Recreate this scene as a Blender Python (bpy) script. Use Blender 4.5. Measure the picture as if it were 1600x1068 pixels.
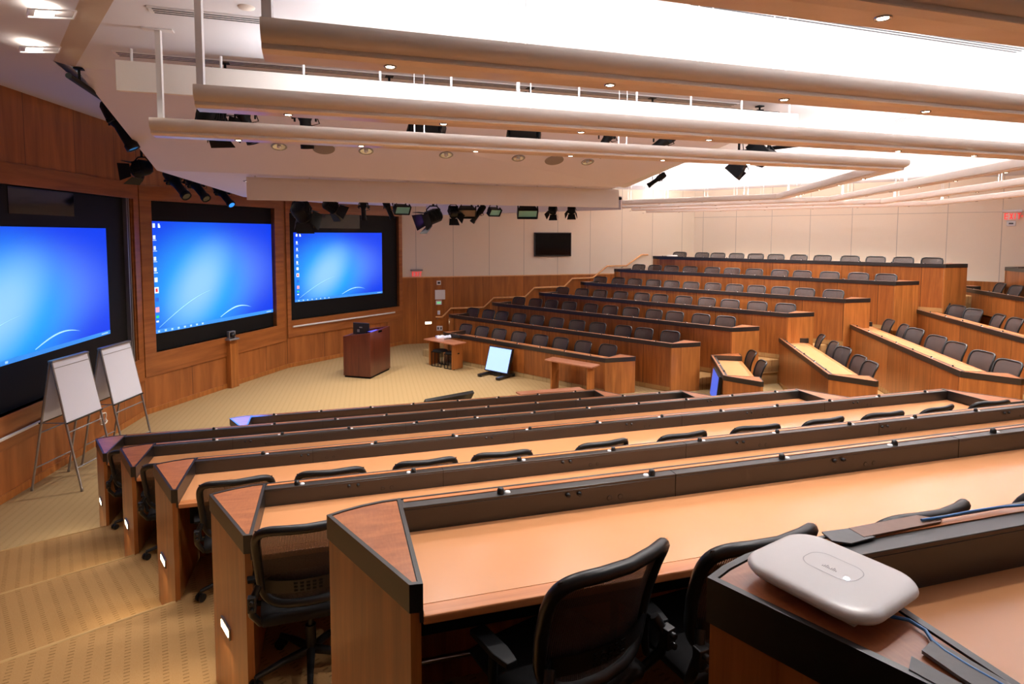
import bpy, math, random
from mathutils import Vector, Matrix
random.seed(7)
for o in list(bpy.data.objects): bpy.data.objects.remove(o, do_unlink=True)
SC = bpy.context.scene
COL = SC.collection
EYE = 3.64            # eye height above the stage floor; camera stands at x=0, y=0
# ---------------------------------------------------------------- camera
FPX, CY, PITCH, ROLL = 950.0, 430.93, 0.0678, 0.00193
cam_d = bpy.data.cameras.new('camera'); cam = bpy.data.objects.new('camera', cam_d); COL.objects.link(cam)
cam_d.sensor_width = 36; cam_d.lens = FPX/1600*36; cam_d.shift_y = -(534-CY)/1600; cam_d.clip_start = .05
cam.matrix_world = Matrix.Translation((0, 0, EYE)) @ Matrix.Rotation(math.pi/2-PITCH, 4, 'X') @ Matrix.Rotation(ROLL, 4, 'Z')
SC.camera = cam
SC.view_settings.view_transform = 'Standard'; SC.view_settings.look = 'None'
SC.view_settings.gamma = 1; SC.view_settings.use_curve_mapping = False
SC.view_settings.exposure = 0.3
w = bpy.data.worlds.new('room_air'); SC.world = w; w.use_nodes = True
w.node_tree.nodes['Background'].inputs[0].default_value = (.9, .92, 1, 1)
w.node_tree.nodes['Background'].inputs[1].default_value = .1

def area(name, loc, size, size_y, power, col=(1, 1, 1), rot=(0, 0, 0), spread=None):
    d = bpy.data.lights.new(name, 'AREA'); d.shape = 'RECTANGLE'; d.size = size; d.size_y = size_y
    d.energy = power; d.color = col
    if spread: d.spread = spread
    o = bpy.data.objects.new(name, d); COL.objects.link(o); o.location = loc; o.rotation_euler = rot
    return o

# block frames: direction of the rows (s grows along d), pit-facing fronts
TH = {'N': 1.28291, 'F': -0.83786, 'M': 0.20527}
D_ = {b: (math.sin(t), math.cos(t)) for b, t in TH.items()}
Q_ = {'N': (math.cos(TH['N']), -math.sin(TH['N'])), 'F': (math.cos(TH['F']), -math.sin(TH['F'])), 'M': (math.cos(TH['M']), -math.sin(TH['M']))}  # away from the pit
def wpt(b, s, n):      # n = signed distance along Q_ from the camera's plumb line
    return (D_[b][0]*s+Q_[b][0]*n, D_[b][1]*s+Q_[b][1]*n)
H = [0, 2.802, 2.499, 2.182, 1.880, 1.554, 1.156, .736]     # eye above the cap of row k
ZC = [0]+[EYE-h for h in H[1:]]                              # cap height
ZF = [0]+[z-.84 for z in ZC[1:]]                             # tier floor
ZF[1] = 0.0
# ring beam geometry
RINGS = [dict(N=-5.64, N2=-5.95, M=3.10, F=14.15, s0=-1.38), dict(N=-4.35, N2=-4.62, M=4.52, F=15.9, s0=-.81), dict(N=-2.98, N2=-3.14, M=6.07, F=17.8, s0=-.28), dict(N=-1.80, N2=-1.86, M=7.69, F=19.8, s0=1.0)]
def isect(b1, n1, b2, n2):
    a, b = Q_[b1]; c, d = Q_[b2]; det = a*d-b*c
    return ((n1*d-b*n2)/det, (a*n2-n1*c)/det)
def s_of(b, p): return D_[b][0]*p[0]+D_[b][1]*p[1]
# uplights lying on top of the ring beams wash the white ceiling
for i, r in enumerate(RINGS):
    cN = isect('N', r['N2'], 'M', r['M']); cF = isect('M', r['M'], 'F', r['F'])
    a = wpt('N', r['s0']+.6, r['N']); e = wpt('F', [9.9, 10.0, 10.6, 11.2][i], r['F'])
    for nm, p, q, pw in (('a', a, cN, 8.5), ('b', cN, cF, 11), ('c', cF, e, 15)):
        L = math.dist(p, q)-.6; m = ((p[0]+q[0])/2, (p[1]+q[1])/2)
        area('uplight', (m[0], m[1], EYE+.945), L, .10, pw*L, (.985, .98, 1), (math.pi, 0, math.atan2(q[1]-p[1], q[0]-p[0])))
# warm light reaching the back tiers from the downlights, and the stage from added lights
def spot(loc, power, col=(1, .955, .91), ang=125, blend=.6, rot=(0, 0, 0), r=.04):
    d = bpy.data.lights.new('downlight_lamp', 'SPOT'); d.energy = power; d.color = col; d.spot_size = math.radians(ang); d.spot_blend = blend; d.shadow_soft_size = r
    o = bpy.data.objects.new('downlight_lamp', d); COL.objects.link(o); o.location = loc; o.rotation_euler = rot; return o

# ---------------------------------------------------------------- projection helpers (points measured on the photo become places in the hall)
cP, sP, cR, sR = math.cos(PITCH), math.sin(PITCH), math.cos(ROLL), math.sin(ROLL)
def proj(x, y, z):
    h = z-EYE; zc = y*cP-h*sP; yc = h*cP+y*sP
    u = x/zc*FPX; v = -yc/zc*FPX
    return 800+u*cR-v*sR, CY+u*sR+v*cR
def ray(u, v):
    a = u-800; b = v-CY; uu = a*cR+b*sR; vv = -a*sR+b*cR
    return (uu, FPX*cP+(-vv)*sP, (-vv)*cP-FPX*sP)
def at_z(u, v, z):
    r = ray(u, v); t = (z-EYE)/r[2]; return (r[0]*t, r[1]*t, z)
def at_wall(u, v, p0, p1):
    r = ray(u, v); dx, dy = p1[0]-p0[0], p1[1]-p0[1]; L = math.hypot(dx, dy); dx /= L; dy /= L
    # t*r = p0 + s*d
    det = r[0]*(-dy)+dx*r[1]
    t = (p0[0]*(-dy)+dx*p0[1])/det; s = (r[0]*p0[1]-r[1]*p0[0])/det*1
    px, py = r[0]*t, r[1]*t
    s = (px-p0[0])*dx+(py-p0[1])*dy
    return s, EYE+r[2]*t
def at_n(u, v, b, n):
    r = ray(u, v); q = Q_[b]; t = n/(r[0]*q[0]+r[1]*q[1]); return (r[0]*t, r[1]*t, EYE+r[2]*t)
def s_at(u, b, n, z):        # position along row line (b, n) at height z seen in column u
    lo, hi = -6.0, 24.0
    f = lambda s: (lambda p: (proj(p[0], p[1], z)[0]-u) if p[1] > .3 else None)(wpt(b, s, n))
    best = None
    for i in range(601):
        s = -6+30*i/600; g = f(s)
        if g is not None and (best is None or abs(g) < best[0]): best = (abs(g), s)
    s = best[1]; st = .05
    for _ in range(30):
        for c in (s-st, s+st):
            g = f(c)
            if g is not None and abs(g) < best[0]: best = (abs(g), c)
        s = best[1]; st *= .6
    return s

# ---------------------------------------------------------------- mesh helpers
class MB:
    def __init__(self): self.v = []; self.f = []; self.sm = []
    def add(self, vs, fs, smooth=False):
        n = len(self.v); self.v += [tuple(p) for p in vs]; self.f += [tuple(i+n for i in f) for f in fs]; self.sm += [smooth]*len(fs); return self
    def box(self, x0, x1, y0, y1, z0, z1):
        vs = [(x, y, z) for z in (z0, z1) for y in (y0, y1) for x in (x0, x1)]
        return self.add(vs, [(0, 2, 3, 1), (4, 5, 7, 6), (0, 1, 5, 4), (2, 6, 7, 3), (0, 4, 6, 2), (1, 3, 7, 5)])
    def prism(self, poly, z0, z1):
        A = sum(poly[i][0]*poly[(i+1) % len(poly)][1]-poly[(i+1) % len(poly)][0]*poly[i][1] for i in range(len(poly)))
        if A < 0: poly = poly[::-1]
        n = len(poly); vs = [(x, y, z0) for x, y in poly]+[(x, y, z1) for x, y in poly]
        return self.add(vs, [tuple(range(n-1, -1, -1)), tuple(range(n, 2*n))]+[(i, (i+1) % n, n+(i+1) % n, n+i) for i in range(n)])
    def tube(self, pts, r, n=8, closed=False, flat=1.0, up=None):
        pts = [Vector(p) for p in pts]; m = len(pts); vs = []; U = None
        for i, p in enumerate(pts):
            a = pts[(i-1) % m] if (closed or i > 0) else p; b = pts[(i+1) % m] if (closed or i < m-1) else p
            T = (b-a).normalized()
            if U is None:
                ref = Vector(up) if up else (Vector((0, 0, 1)) if abs(T.z) < .9 else Vector((1, 0, 0)))
                U = (ref-T*ref.dot(T)).normalized()
            else: U = (U-T*U.dot(T)).normalized()
            W = T.cross(U); rr = r[i] if isinstance(r, (list, tuple)) else r
            for k in range(n):
                an = 2*math.pi*k/n; vs.append(p+U*(rr*math.cos(an)*flat)+W*(rr*math.sin(an)))
        fs = []
        for i in range(m if closed else m-1):
            for k in range(n):
                j = (i+1) % m; fs.append((i*n+k, i*n+(k+1) % n, j*n+(k+1) % n, j*n+k))
        self.add(vs, fs, True)
        if not closed: self.add([vs[k] for k in range(n)], [tuple(range(n-1, -1, -1))]); self.add([vs[(m-1)*n+k] for k in range(n)], [tuple(range(n))])
        return self
    def cyl(self, p0, p1, r0, r1=None, n=16): return self.tube([p0, p1], [r0, r0 if r1 is None else r1], n)
    def lathe(self, prof, c=(0, 0, 0), n=20, axis='z'):
        vs = []
        for r, z in prof:
            for k in range(n):
                a = 2*math.pi*k/n; x, y = r*math.cos(a), r*math.sin(a)
                p = (x, y, z) if axis == 'z' else ((x, z, y) if axis == 'y' else (z, x, y)); vs.append((c[0]+p[0], c[1]+p[1], c[2]+p[2]))
        fs = [(i*n+k, i*n+(k+1) % n, (i+1)*n+(k+1) % n, (i+1)*n+k) for i in range(len(prof)-1) for k in range(n)]
        if axis == 'y': fs = [f[::-1] for f in fs]
        return self.add(vs, fs, True)
    def xf(self, M):
        self.v = [tuple(M @ Vector(p)) for p in self.v]; return self
    def build(self, name, mat, parent=None, loc=None, rot=None, bevel=0, seg=2, mats=None):
        me = bpy.data.meshes.new(name); me.from_pydata(self.v, [], self.f); me.update()
        for p, s in zip(me.polygons, self.sm): p.use_smooth = s
        me.materials.append(mat)
        o = bpy.data.objects.new(name, me); COL.objects.link(o)
        if parent: o.parent = parent
        if loc is not None: o.location = loc
        if rot is not None: o.rotation_euler = rot
        if bevel:
            b = o.modifiers.new('edge', 'BEVEL'); b.width = bevel; b.segments = seg; b.limit_method = 'ANGLE'; b.angle_limit = math.radians(40)
        return o
def empty(name, loc, rz=0, label=None, cat=None, group=None, rot=None):
    o = bpy.data.objects.new(name, None); COL.objects.link(o); o.location = loc; o.rotation_euler = rot if rot else (0, 0, rz); o.empty_display_size = .1
    return tag(o, label, cat, group)
def tag(o, label=None, cat=None, group=None, kind=None):
    if label: o['label'] = label
    if cat: o['category'] = cat
    if group: o['group'] = group
    if kind: o['kind'] = kind
    return o
def struct(o): o['kind'] = 'structure'; return o
def kids(o): return list(o.children)
def dup(root, loc, rot, label=None, group=None):
    r = root.copy(); COL.objects.link(r); r.location = loc; r.rotation_euler = rot
    if label: r['label'] = label
    if group: r['group'] = group
    for ch in KIDS[root.name]:
        c = ch.copy(); COL.objects.link(c); c.parent = r
        for g in KIDS.get(ch.name, []):
            d = g.copy(); COL.objects.link(d); d.parent = c
    return r
KIDS = {}
def regkids(root):
    byp = {}
    for o in bpy.data.objects:
        if o.parent: byp.setdefault(o.parent.name, []).append(o)
    KIDS[root.name] = byp.get(root.name, [])
    for c in KIDS[root.name]: KIDS[c.name] = byp.get(c.name, [])
ORD = ['first', 'second', 'third', 'fourth', 'fifth', 'sixth', 'seventh', 'eighth', 'ninth', 'tenth', 'eleventh', 'twelfth', 'thirteenth', 'fourteenth', 'fifteenth', 'sixteenth']

# ---------------------------------------------------------------- materials
def lin(c):
    return tuple(((x/255)/12.92 if x/255 <= .04045 else ((x/255+.055)/1.055)**2.4) for x in c)+(1,)
def newmat(name):
    m = bpy.data.materials.new(name); m.use_nodes = True; nt = m.node_tree; b = nt.nodes['Principled BSDF']; return m, nt, b
def plain(name, c, rough=.5, metal=0, noise=.06, scale=60, spec=.5, bump=0):
    m, nt, b = newmat(name); N = nt.nodes.new; L = nt.links.new
    tc = N('ShaderNodeTexCoord'); nz = N('ShaderNodeTexNoise'); nz.inputs['Scale'].default_value = scale; nz.inputs['Detail'].default_value = 3
    L(tc.outputs['Object'], nz.inputs['Vector'])
    mx = N('ShaderNodeMix'); mx.data_type = 'RGBA'; c = lin(c)
    mx.inputs[6].default_value = tuple(x*(1-noise) for x in c[:3])+(1,); mx.inputs[7].default_value = tuple(min(1, x*(1+noise)) for x in c[:3])+(1,)
    L(nz.outputs['Fac'], mx.inputs[0]); L(mx.outputs[2], b.inputs['Base Color'])
    b.inputs['Roughness'].default_value = rough; b.inputs['Metallic'].default_value = metal; b.inputs['Specular IOR Level'].default_value = spec
    if bump:
        bp = N('ShaderNodeBump'); bp.inputs['Strength'].default_value = bump; bp.inputs['Distance'].default_value = .002; L(nz.outputs['Fac'], bp.inputs['Height']); L(bp.outputs[0], b.inputs['Normal'])
    return m
def wood(name, c1, c2, rough=.35, sc=(14, 14, .9), seam=0, seam_off=0, band=.5, coat=.0, streak=(40, 40, 1.2)):
    m, nt, b = newmat(name); N = nt.nodes.new; L = nt.links.new
    tc = N('ShaderNodeTexCoord'); mp = N('ShaderNodeMapping'); mp.inputs['Scale'].default_value = sc; L(tc.outputs['Object'], mp.inputs[0])
    n1 = N('ShaderNodeTexNoise'); n1.inputs['Scale'].default_value = 1; n1.inputs['Detail'].default_value = 5; n1.inputs['Distortion'].default_value = .6; L(mp.outputs[0], n1.inputs['Vector'])
    mp2 = N('ShaderNodeMapping'); mp2.inputs['Scale'].default_value = tuple(x*4 for x in streak); L(tc.outputs['Object'], mp2.inputs[0])
    n2 = N('ShaderNodeTexNoise'); n2.inputs['Scale'].default_value = 1; n2.inputs['Detail'].default_value = 3; L(mp2.outputs[0], n2.inputs['Vector'])
    ad = N('ShaderNodeMath'); ad.operation = 'MULTIPLY_ADD'; ad.inputs[1].default_value = .35; L(n2.outputs['Fac'], ad.inputs[0]); L(n1.outputs['Fac'], ad.inputs[2])
    cr = N('ShaderNodeValToRGB'); cr.color_ramp.elements[0].position = .42; cr.color_ramp.elements[1].position = .92
    cr.color_ramp.elements[0].color = lin(c2); cr.color_ramp.elements[1].color = lin(c1); L(ad.outputs[0], cr.inputs[0])
    out = cr.outputs[0]
    if seam:
        sp = N('ShaderNodeSeparateXYZ'); L(tc.outputs['Object'], sp.inputs[0])
        a = N('ShaderNodeMath'); a.operation = 'ADD'; a.inputs[1].default_value = 100*seam+seam_off; L(sp.outputs[0], a.inputs[0])
        md = N('ShaderNodeMath'); md.operation = 'MODULO'; md.inputs[1].default_value = seam; L(a.outputs[0], md.inputs[0])
        lt = N('ShaderNodeMath'); lt.operation = 'LESS_THAN'; lt.inputs[1].default_value = .012; L(md.outputs[0], lt.inputs[0])
        mx = N('ShaderNodeMix'); mx.data_type = 'RGBA'; L(lt.outputs[0], mx.inputs[0]); L(out, mx.inputs[6]); mx.inputs[7].default_value = tuple(x*.3 for x in lin(c2)[:3])+(1,)
        # each veneer sheet a shade of its own
        fl = N('ShaderNodeMath'); fl.operation = 'DIVIDE'; fl.inputs[1].default_value = seam; L(a.outputs[0], fl.inputs[0])
        f2 = N('ShaderNodeMath'); f2.operation = 'FLOOR'; L(fl.outputs[0], f2.inputs[0])
        wn = N('ShaderNodeTexWhiteNoise'); wn.noise_dimensions = '1D'; L(f2.outputs[0], wn.inputs['W'])
        mr = N('ShaderNodeMapRange'); mr.inputs['To Min'].default_value = .88; mr.inputs['To Max'].default_value = 1.1; L(wn.outputs['Value'], mr.inputs[0])
        vm = N('ShaderNodeVectorMath'); vm.operation = 'SCALE'; L(mx.outputs[2], vm.inputs[0]); L(mr.outputs[0], vm.inputs['Scale']); out = vm.outputs[0]
    L(out, b.inputs['Base Color']); b.inputs['Roughness'].default_value = rough; b.inputs['Coat Weight'].default_value = coat; b.inputs['Coat Roughness'].default_value = .15
    return m
def emit(name, c, s):
    m, nt, b = newmat(name); c = lin(c); b.inputs['Base Color'].default_value = c; b.inputs['Emission Color'].default_value = c; b.inputs['Emission Strength'].default_value = s; return m

def carpet(name='tan_patterned_carpet', deg=-13, dash=(104, 80, 50), c1=(148, 122, 84), c2=(184, 158, 116)):
    m, nt, b = newmat(name); N = nt.nodes.new; L = nt.links.new
    tc = N('ShaderNodeTexCoord'); mp = N('ShaderNodeMapping'); mp.inputs['Rotation'].default_value = (0, 0, math.radians(deg)); L(tc.outputs['Object'], mp.inputs[0])
    br = N('ShaderNodeTexBrick'); br.offset = .5; br.inputs['Scale'].default_value = 1; br.inputs['Brick Width'].default_value = .115; br.inputs['Row Height'].default_value = .045; br.inputs['Mortar Size'].default_value = .0135; br.inputs['Mortar Smooth'].default_value = .4
    L(mp.outputs[0], br.inputs['Vector'])
    br.inputs['Color1'].default_value = (1, 1, 1, 1); br.inputs['Color2'].default_value = (1, 1, 1, 1); br.inputs['Mortar'].default_value = (0, 0, 0, 1)
    nz = N('ShaderNodeTexNoise'); nz.inputs['Scale'].default_value = 260; nz.inputs['Detail'].default_value = 2; L(tc.outputs['Object'], nz.inputs['Vector'])
    n2 = N('ShaderNodeTexNoise'); n2.inputs['Scale'].default_value = 14; n2.inputs['Detail'].default_value = 3; L(tc.outputs['Object'], n2.inputs['Vector'])
    n3 = N('ShaderNodeTexNoise'); n3.inputs['Scale'].default_value = 38; L(tc.outputs['Object'], n3.inputs['Vector'])
    sp = N('ShaderNodeSeparateXYZ'); L(mp.outputs[0], sp.inputs[0])
    # dashes: broad stripes of small dark tufts
    def frac(sock, per, thr):
        a = N('ShaderNodeMath'); a.operation = 'ADD'; a.inputs[1].default_value = 100*per; L(sock, a.inputs[0])
        md = N('ShaderNodeMath'); md.operation = 'MODULO'; md.inputs[1].default_value = per; L(a.outputs[0], md.inputs[0])
        lt = N('ShaderNodeMath'); lt.operation = 'LESS_THAN'; lt.inputs[1].default_value = thr; L(md.outputs[0], lt.inputs[0]); return lt.outputs[0]
    fx = frac(sp.outputs[0], .105, .034); fy = frac(sp.outputs[1], .034, .011)
    mu = N('ShaderNodeMath'); mu.operation = 'MULTIPLY'; L(fx, mu.inputs[0]); L(fy, mu.inputs[1])
    m2 = N('ShaderNodeMath'); m2.operation = 'MULTIPLY'; L(mu.outputs[0], m2.inputs[0]); L(n3.outputs['Fac'], m2.inputs[1]); m2.use_clamp = True
    mx = N('ShaderNodeMix'); mx.data_type = 'RGBA'; L(nz.outputs['Fac'], mx.inputs[0]); mx.inputs[6].default_value = lin(c1); mx.inputs[7].default_value = lin(c2)
    mx2 = N('ShaderNodeMix'); mx2.data_type = 'RGBA'; L(m2.outputs[0], mx2.inputs[0]); L(mx.outputs[2], mx2.inputs[6]); mx2.inputs[7].default_value = lin(dash)
    mx3 = N('ShaderNodeMix'); mx3.data_type = 'RGBA'; mx3.blend_type = 'MULTIPLY'; mx3.inputs[0].default_value = .25; L(mx2.outputs[2], mx3.inputs[6]); L(n2.outputs['Color'], mx3.inputs[7])
    L(mx2.outputs[2], b.inputs['Base Color']); b.inputs['Roughness'].default_value = .95; b.inputs['Specular IOR Level'].default_value = .1
    bp = N('ShaderNodeBump'); bp.inputs['Strength'].default_value = .35; bp.inputs['Distance'].default_value = .004; L(nz.outputs['Fac'], bp.inputs['Height']); L(bp.outputs[0], b.inputs['Normal'])
    return m
def panels(name, c, per, off, hz=None, rough=.8):
    m, nt, b = newmat(name); N = nt.nodes.new; L = nt.links.new
    tc = N('ShaderNodeTexCoord'); sp = N('ShaderNodeSeparateXYZ'); L(tc.outputs['Object'], sp.inputs[0])
    a = N('ShaderNodeMath'); a.operation = 'ADD'; a.inputs[1].default_value = 100*per-off; L(sp.outputs[0], a.inputs[0])
    md = N('ShaderNodeMath'); md.operation = 'MODULO'; md.inputs[1].default_value = per; L(a.outputs[0], md.inputs[0])
    lt = N('ShaderNodeMath'); lt.operation = 'LESS_THAN'; lt.inputs[1].default_value = .018; L(md.outputs[0], lt.inputs[0])
    fac = lt.outputs[0]
    if hz is not None:
        cmp = N('ShaderNodeMath'); cmp.operation = 'COMPARE'; cmp.inputs[1].default_value = hz; cmp.inputs[2].default_value = .008; L(sp.outputs[2], cmp.inputs[0])
        mxx = N('ShaderNodeMath'); mxx.operation = 'MAXIMUM'; L(fac, mxx.inputs[0]); L(cmp.outputs[0], mxx.inputs[1]); fac = mxx.outputs[0]
    nz = N('ShaderNodeTexNoise'); nz.inputs['Scale'].default_value = 90; L(tc.outputs['Object'], nz.inputs['Vector'])
    mx = N('ShaderNodeMix'); mx.data_type = 'RGBA'; L(nz.outputs['Fac'], mx.inputs[0]); cc = lin(c)
    mx.inputs[6].default_value = tuple(x*.95 for x in cc[:3])+(1,); mx.inputs[7].default_value = tuple(x*1.05 for x in cc[:3])+(1,)
    m2 = N('ShaderNodeMix'); m2.data_type = 'RGBA'; L(fac, m2.inputs[0]); L(mx.outputs[2], m2.inputs[6]); m2.inputs[7].default_value = tuple(x*.62 for x in cc[:3])+(1,)
    L(m2.outputs[2], b.inputs['Base Color']); b.inputs['Roughness'].default_value = rough
    return m
def mesh_fabric():
    m, nt, b = newmat('chair_mesh_weave'); N = nt.nodes.new; L = nt.links.new
    tc = N('ShaderNodeTexCoord'); mp = N('ShaderNodeMapping'); L(tc.outputs['Object'], mp.inputs[0])
    w1 = N('ShaderNodeTexWave'); w1.wave_type = 'BANDS'; w1.bands_direction = 'Z'; w1.inputs['Scale'].default_value = 70; w1.inputs['Distortion'].default_value = 1.5; w1.inputs['Detail Scale'].default_value = 8; L(mp.outputs[0], w1.inputs['Vector'])
    w2 = N('ShaderNodeTexWave'); w2.wave_type = 'BANDS'; w2.bands_direction = 'X'; w2.inputs['Scale'].default_value = 45; L(mp.outputs[0], w2.inputs['Vector'])
    mu = N('ShaderNodeMath'); mu.operation = 'MULTIPLY'; L(w1.outputs['Fac'], mu.inputs[0]); L(w2.outputs['Fac'], mu.inputs[1])
    mr = N('ShaderNodeMapRange'); mr.inputs['From Min'].default_value = .25; mr.inputs['From Max'].default_value = .55; mr.inputs['To Min'].default_value = 1; mr.inputs['To Max'].default_value = .62; L(mu.outputs[0], mr.inputs[0])
    L(mr.outputs[0], b.inputs['Alpha']); b.inputs['Base Color'].default_value = lin((58, 47, 45)); b.inputs['Roughness'].default_value = .6; return m

MT = {}
MT['carpet'] = carpet('stage_carpet', -13, (126, 104, 68)); MT['carpet_warm_lit'] = carpet('tier_carpet_warm_lit', -37, (104, 76, 44), (150, 112, 68), (190, 150, 100)); MT['nosing'] = plain('carpet_nosing_highlight', (186, 150, 98), .95, noise=.1, scale=200)  # one carpet: warm aisle light painted into tier copy, edge highlight into nosing
MT['desk_wood'] = wood('desk_veneer', (164, 96, 44), (116, 62, 26), .32, seam=.95, coat=.15)
MT['end_wood'] = wood('desk_end_veneer', (186, 116, 56), (140, 82, 36), .32, coat=.15)
MT['wall_wood'] = wood('wall_veneer', (178, 108, 54), (132, 74, 32), .38, sc=(6, 6, .6), coat=.1, seam=1.22)
MT['wall_wood_h'] = wood('screen_surround_veneer', (174, 106, 54), (128, 72, 32), .36, sc=(.7, 6, 9), streak=(1.2, 30, 40), coat=.1)
MT['cap_wood'] = wood('cap_inlay_cherry', (188, 118, 72), (150, 84, 50), .3, sc=(6, 22, 6), streak=(30, 6, 6), coat=.3)
MT['desktop'] = plain('tan_laminate', (212, 148, 100), .24, noise=.03, scale=8, spec=.75)
MT['edge_wood'] = wood('desk_edge_wood', (206, 132, 78), (170, 98, 52), .32, sc=(1, 14, 14), streak=(2, 40, 40), coat=.2)
MT['trim'] = plain('charcoal_metal_trim', (26, 23, 21), .36, .0, noise=.05, spec=.85)
MT['black'] = plain('black_plastic', (24, 24, 25), .38, noise=.1)
MT['blackmatte'] = plain('matte_black', (12, 12, 14), .6, noise=.1, spec=.25)
MT['mesh'] = mesh_fabric()
MT['seatfab'] = plain('black_seat_fabric', (22, 21, 23), .9, scale=300, noise=.3)
MT['chrome'] = plain('chrome', (200, 200, 205), .18, 1)
MT['alu'] = plain('grey_aluminium', (150, 148, 150), .35, .7)
MT['white'] = plain('white_plastic', (232, 230, 230), .3, noise=.01)
MT['paper'] = plain('white_paper_pad', (218, 222, 240), .7, noise=.02)
MT['ceil'] = plain('white_ceiling_paint', (226, 226, 232), .9, noise=.01)
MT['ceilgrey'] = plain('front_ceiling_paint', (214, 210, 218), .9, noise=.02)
MT['canopy'] = plain('canopy_plaster', (228, 224, 238), .85, noise=.015)
MT['fascia'] = plain('beige_fascia_paint', (206, 190, 168), .85, noise=.03)
MT['baffle'] = plain('cream_baffle_fabric', (232, 224, 216), .85, noise=.02)
MT['beam'] = plain('champagne_beam_metal', (212, 198, 184), .42, .0, noise=.02, scale=20)
MT['beamwood'] = wood('beam_underside_maple', (238, 218, 194), (226, 200, 170), .3, sc=(1, 8, 8), coat=.2)
MT['farwall'] = panels('beige_fabric_panels', (240, 226, 204), 1.25, .45)
MT['rightwall'] = panels('beige_fabric_panels_back', (240, 224, 202), 1.25, .35, hz=4.30)
MT['plainwall'] = plain('beige_wall', (222, 208, 190), .85, noise=.02)
MT['rail'] = wood('handrail_maple', (240, 184, 122), (222, 160, 98), .3)
MT['mahog'] = wood('dark_mahogany', (104, 48, 32), (66, 26, 20), .28, sc=(9, 9, .7), coat=.35)
MT['tape'] = plain('grey_duct_tape', (104, 104, 106), .5, noise=.12)
MT['browntape'] = plain('brown_tape', (138, 104, 88), .45, noise=.12)
MT['blue'] = plain('blue_cable', (66, 128, 196), .4)
MT['lampglow'] = emit('lamp_glow', (255, 246, 226), 14)
MT['spotglow'] = emit('downlight_glow', (255, 244, 220), 30)
MT['led'] = emit('status_led', (220, 235, 255), 12)
MT['steplight'] = emit('step_light_glow', (255, 232, 190), 9)
MT['cyan'] = plain('cyan_lamp_lens', (130, 205, 200), .15)
MT['bluelens'] = emit('blue_lamp_lens', (40, 130, 230), 1.2)
MT['lens'] = plain('dark_glass_lens', (30, 32, 40), .08)
MT['greylens'] = plain('grey_lamp_reflector', (120, 116, 112), .25, .5)
MT['exitred'] = emit('exit_red', (232, 40, 44), .9)
MT['exitglass'] = plain('exit_sign_face', (240, 222, 210), .3)
MT['glassblack'] = plain('glossy_black_glass', (10, 9, 9), .08)
MT['grille'] = plain('grey_speaker_grille', (150, 140, 134), .8, scale=400, noise=.3)
MT['slot'] = plain('dark_slot', (70, 72, 78), .8)
MT['darkwood'] = wood('table_cherry', (190, 128, 98), (158, 98, 72), .3, sc=(2, 14, 14), coat=.25)
MT['thermo'] = emit('thermostat_green', (110, 200, 140), .8)

def desktop_screen(name, cx, cz, w, h, strength):
    """blue computer desktop with a soft pale glow; object coords x across, z up"""
    m, nt, b = newmat(name); N = nt.nodes.new; L = nt.links.new
    tc = N('ShaderNodeTexCoord'); mp = N('ShaderNodeMapping'); mp.inputs['Location'].default_value = (-cx/w, 0, -cz/h); mp.inputs['Scale'].default_value = (1/w, 1, 1/h)
    L(tc.outputs['Object'], mp.inputs[0]); sp = N('ShaderNodeSeparateXYZ'); L(mp.outputs[0], sp.inputs[0])
    def radial(dx, dz, sx, sz, rot=0):
        m2 = N('ShaderNodeMapping'); m2.vector_type = 'TEXTURE'; m2.inputs['Location'].default_value = (dx, 0, dz); m2.inputs['Rotation'].default_value = (0, rot, 0); m2.inputs['Scale'].default_value = (sx, 1, sz); L(mp.outputs[0], m2.inputs[0])
        s2 = N('ShaderNodeSeparateXYZ'); L(m2.outputs[0], s2.inputs[0]); cb = N('ShaderNodeCombineXYZ'); L(s2.outputs[0], cb.inputs[0]); L(s2.outputs[2], cb.inputs[2])
        ln = N('ShaderNodeVectorMath'); ln.operation = 'LENGTH'; L(cb.outputs[0], ln.inputs[0])
        mr = N('ShaderNodeMapRange'); mr.interpolation_type = 'SMOOTHERSTEP'; mr.inputs['From Min'].default_value = 0; mr.inputs['From Max'].default_value = 1; mr.inputs['To Min'].default_value = 1; mr.inputs['To Max'].default_value = 0; L(ln.outputs['Value'], mr.inputs[0]); return mr.outputs[0]
    base = lin((4, 62, 236)); mid = lin((20, 164, 250)); pale = lin((158, 212, 255)); viol = lin((92, 134, 250))
    def mix(fac, a, bb, k=1.0):
        mm = N('ShaderNodeMath'); mm.operation = 'MULTIPLY'; mm.inputs[1].default_value = k; L(fac, mm.inputs[0])
        x = N('ShaderNodeMix'); x.data_type = 'RGBA'; L(mm.outputs[0], x.inputs[0])
        if hasattr(a, 'links'): L(a, x.inputs[6])
        else: x.inputs[6].default_value = a
        x.inputs[7].default_value = bb; return x.outputs[2]
    c = mix(radial(.04, -.02, .72, .62), base, viol, 1.0)
    c = mix(radial(-.16, -.14, .62, .85), c, mid, 1.2)
    c = mix(radial(-.16, -.10, .30, .62, math.radians(20)), c, pale, .85)
    L(c, b.inputs['Emission Color']); b.inputs['Emission Strength'].default_value = strength; b.inputs['Base Color'].default_value = (0, 0, 0, 1); b.inputs['Roughness'].default_value = .6
    return m

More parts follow.
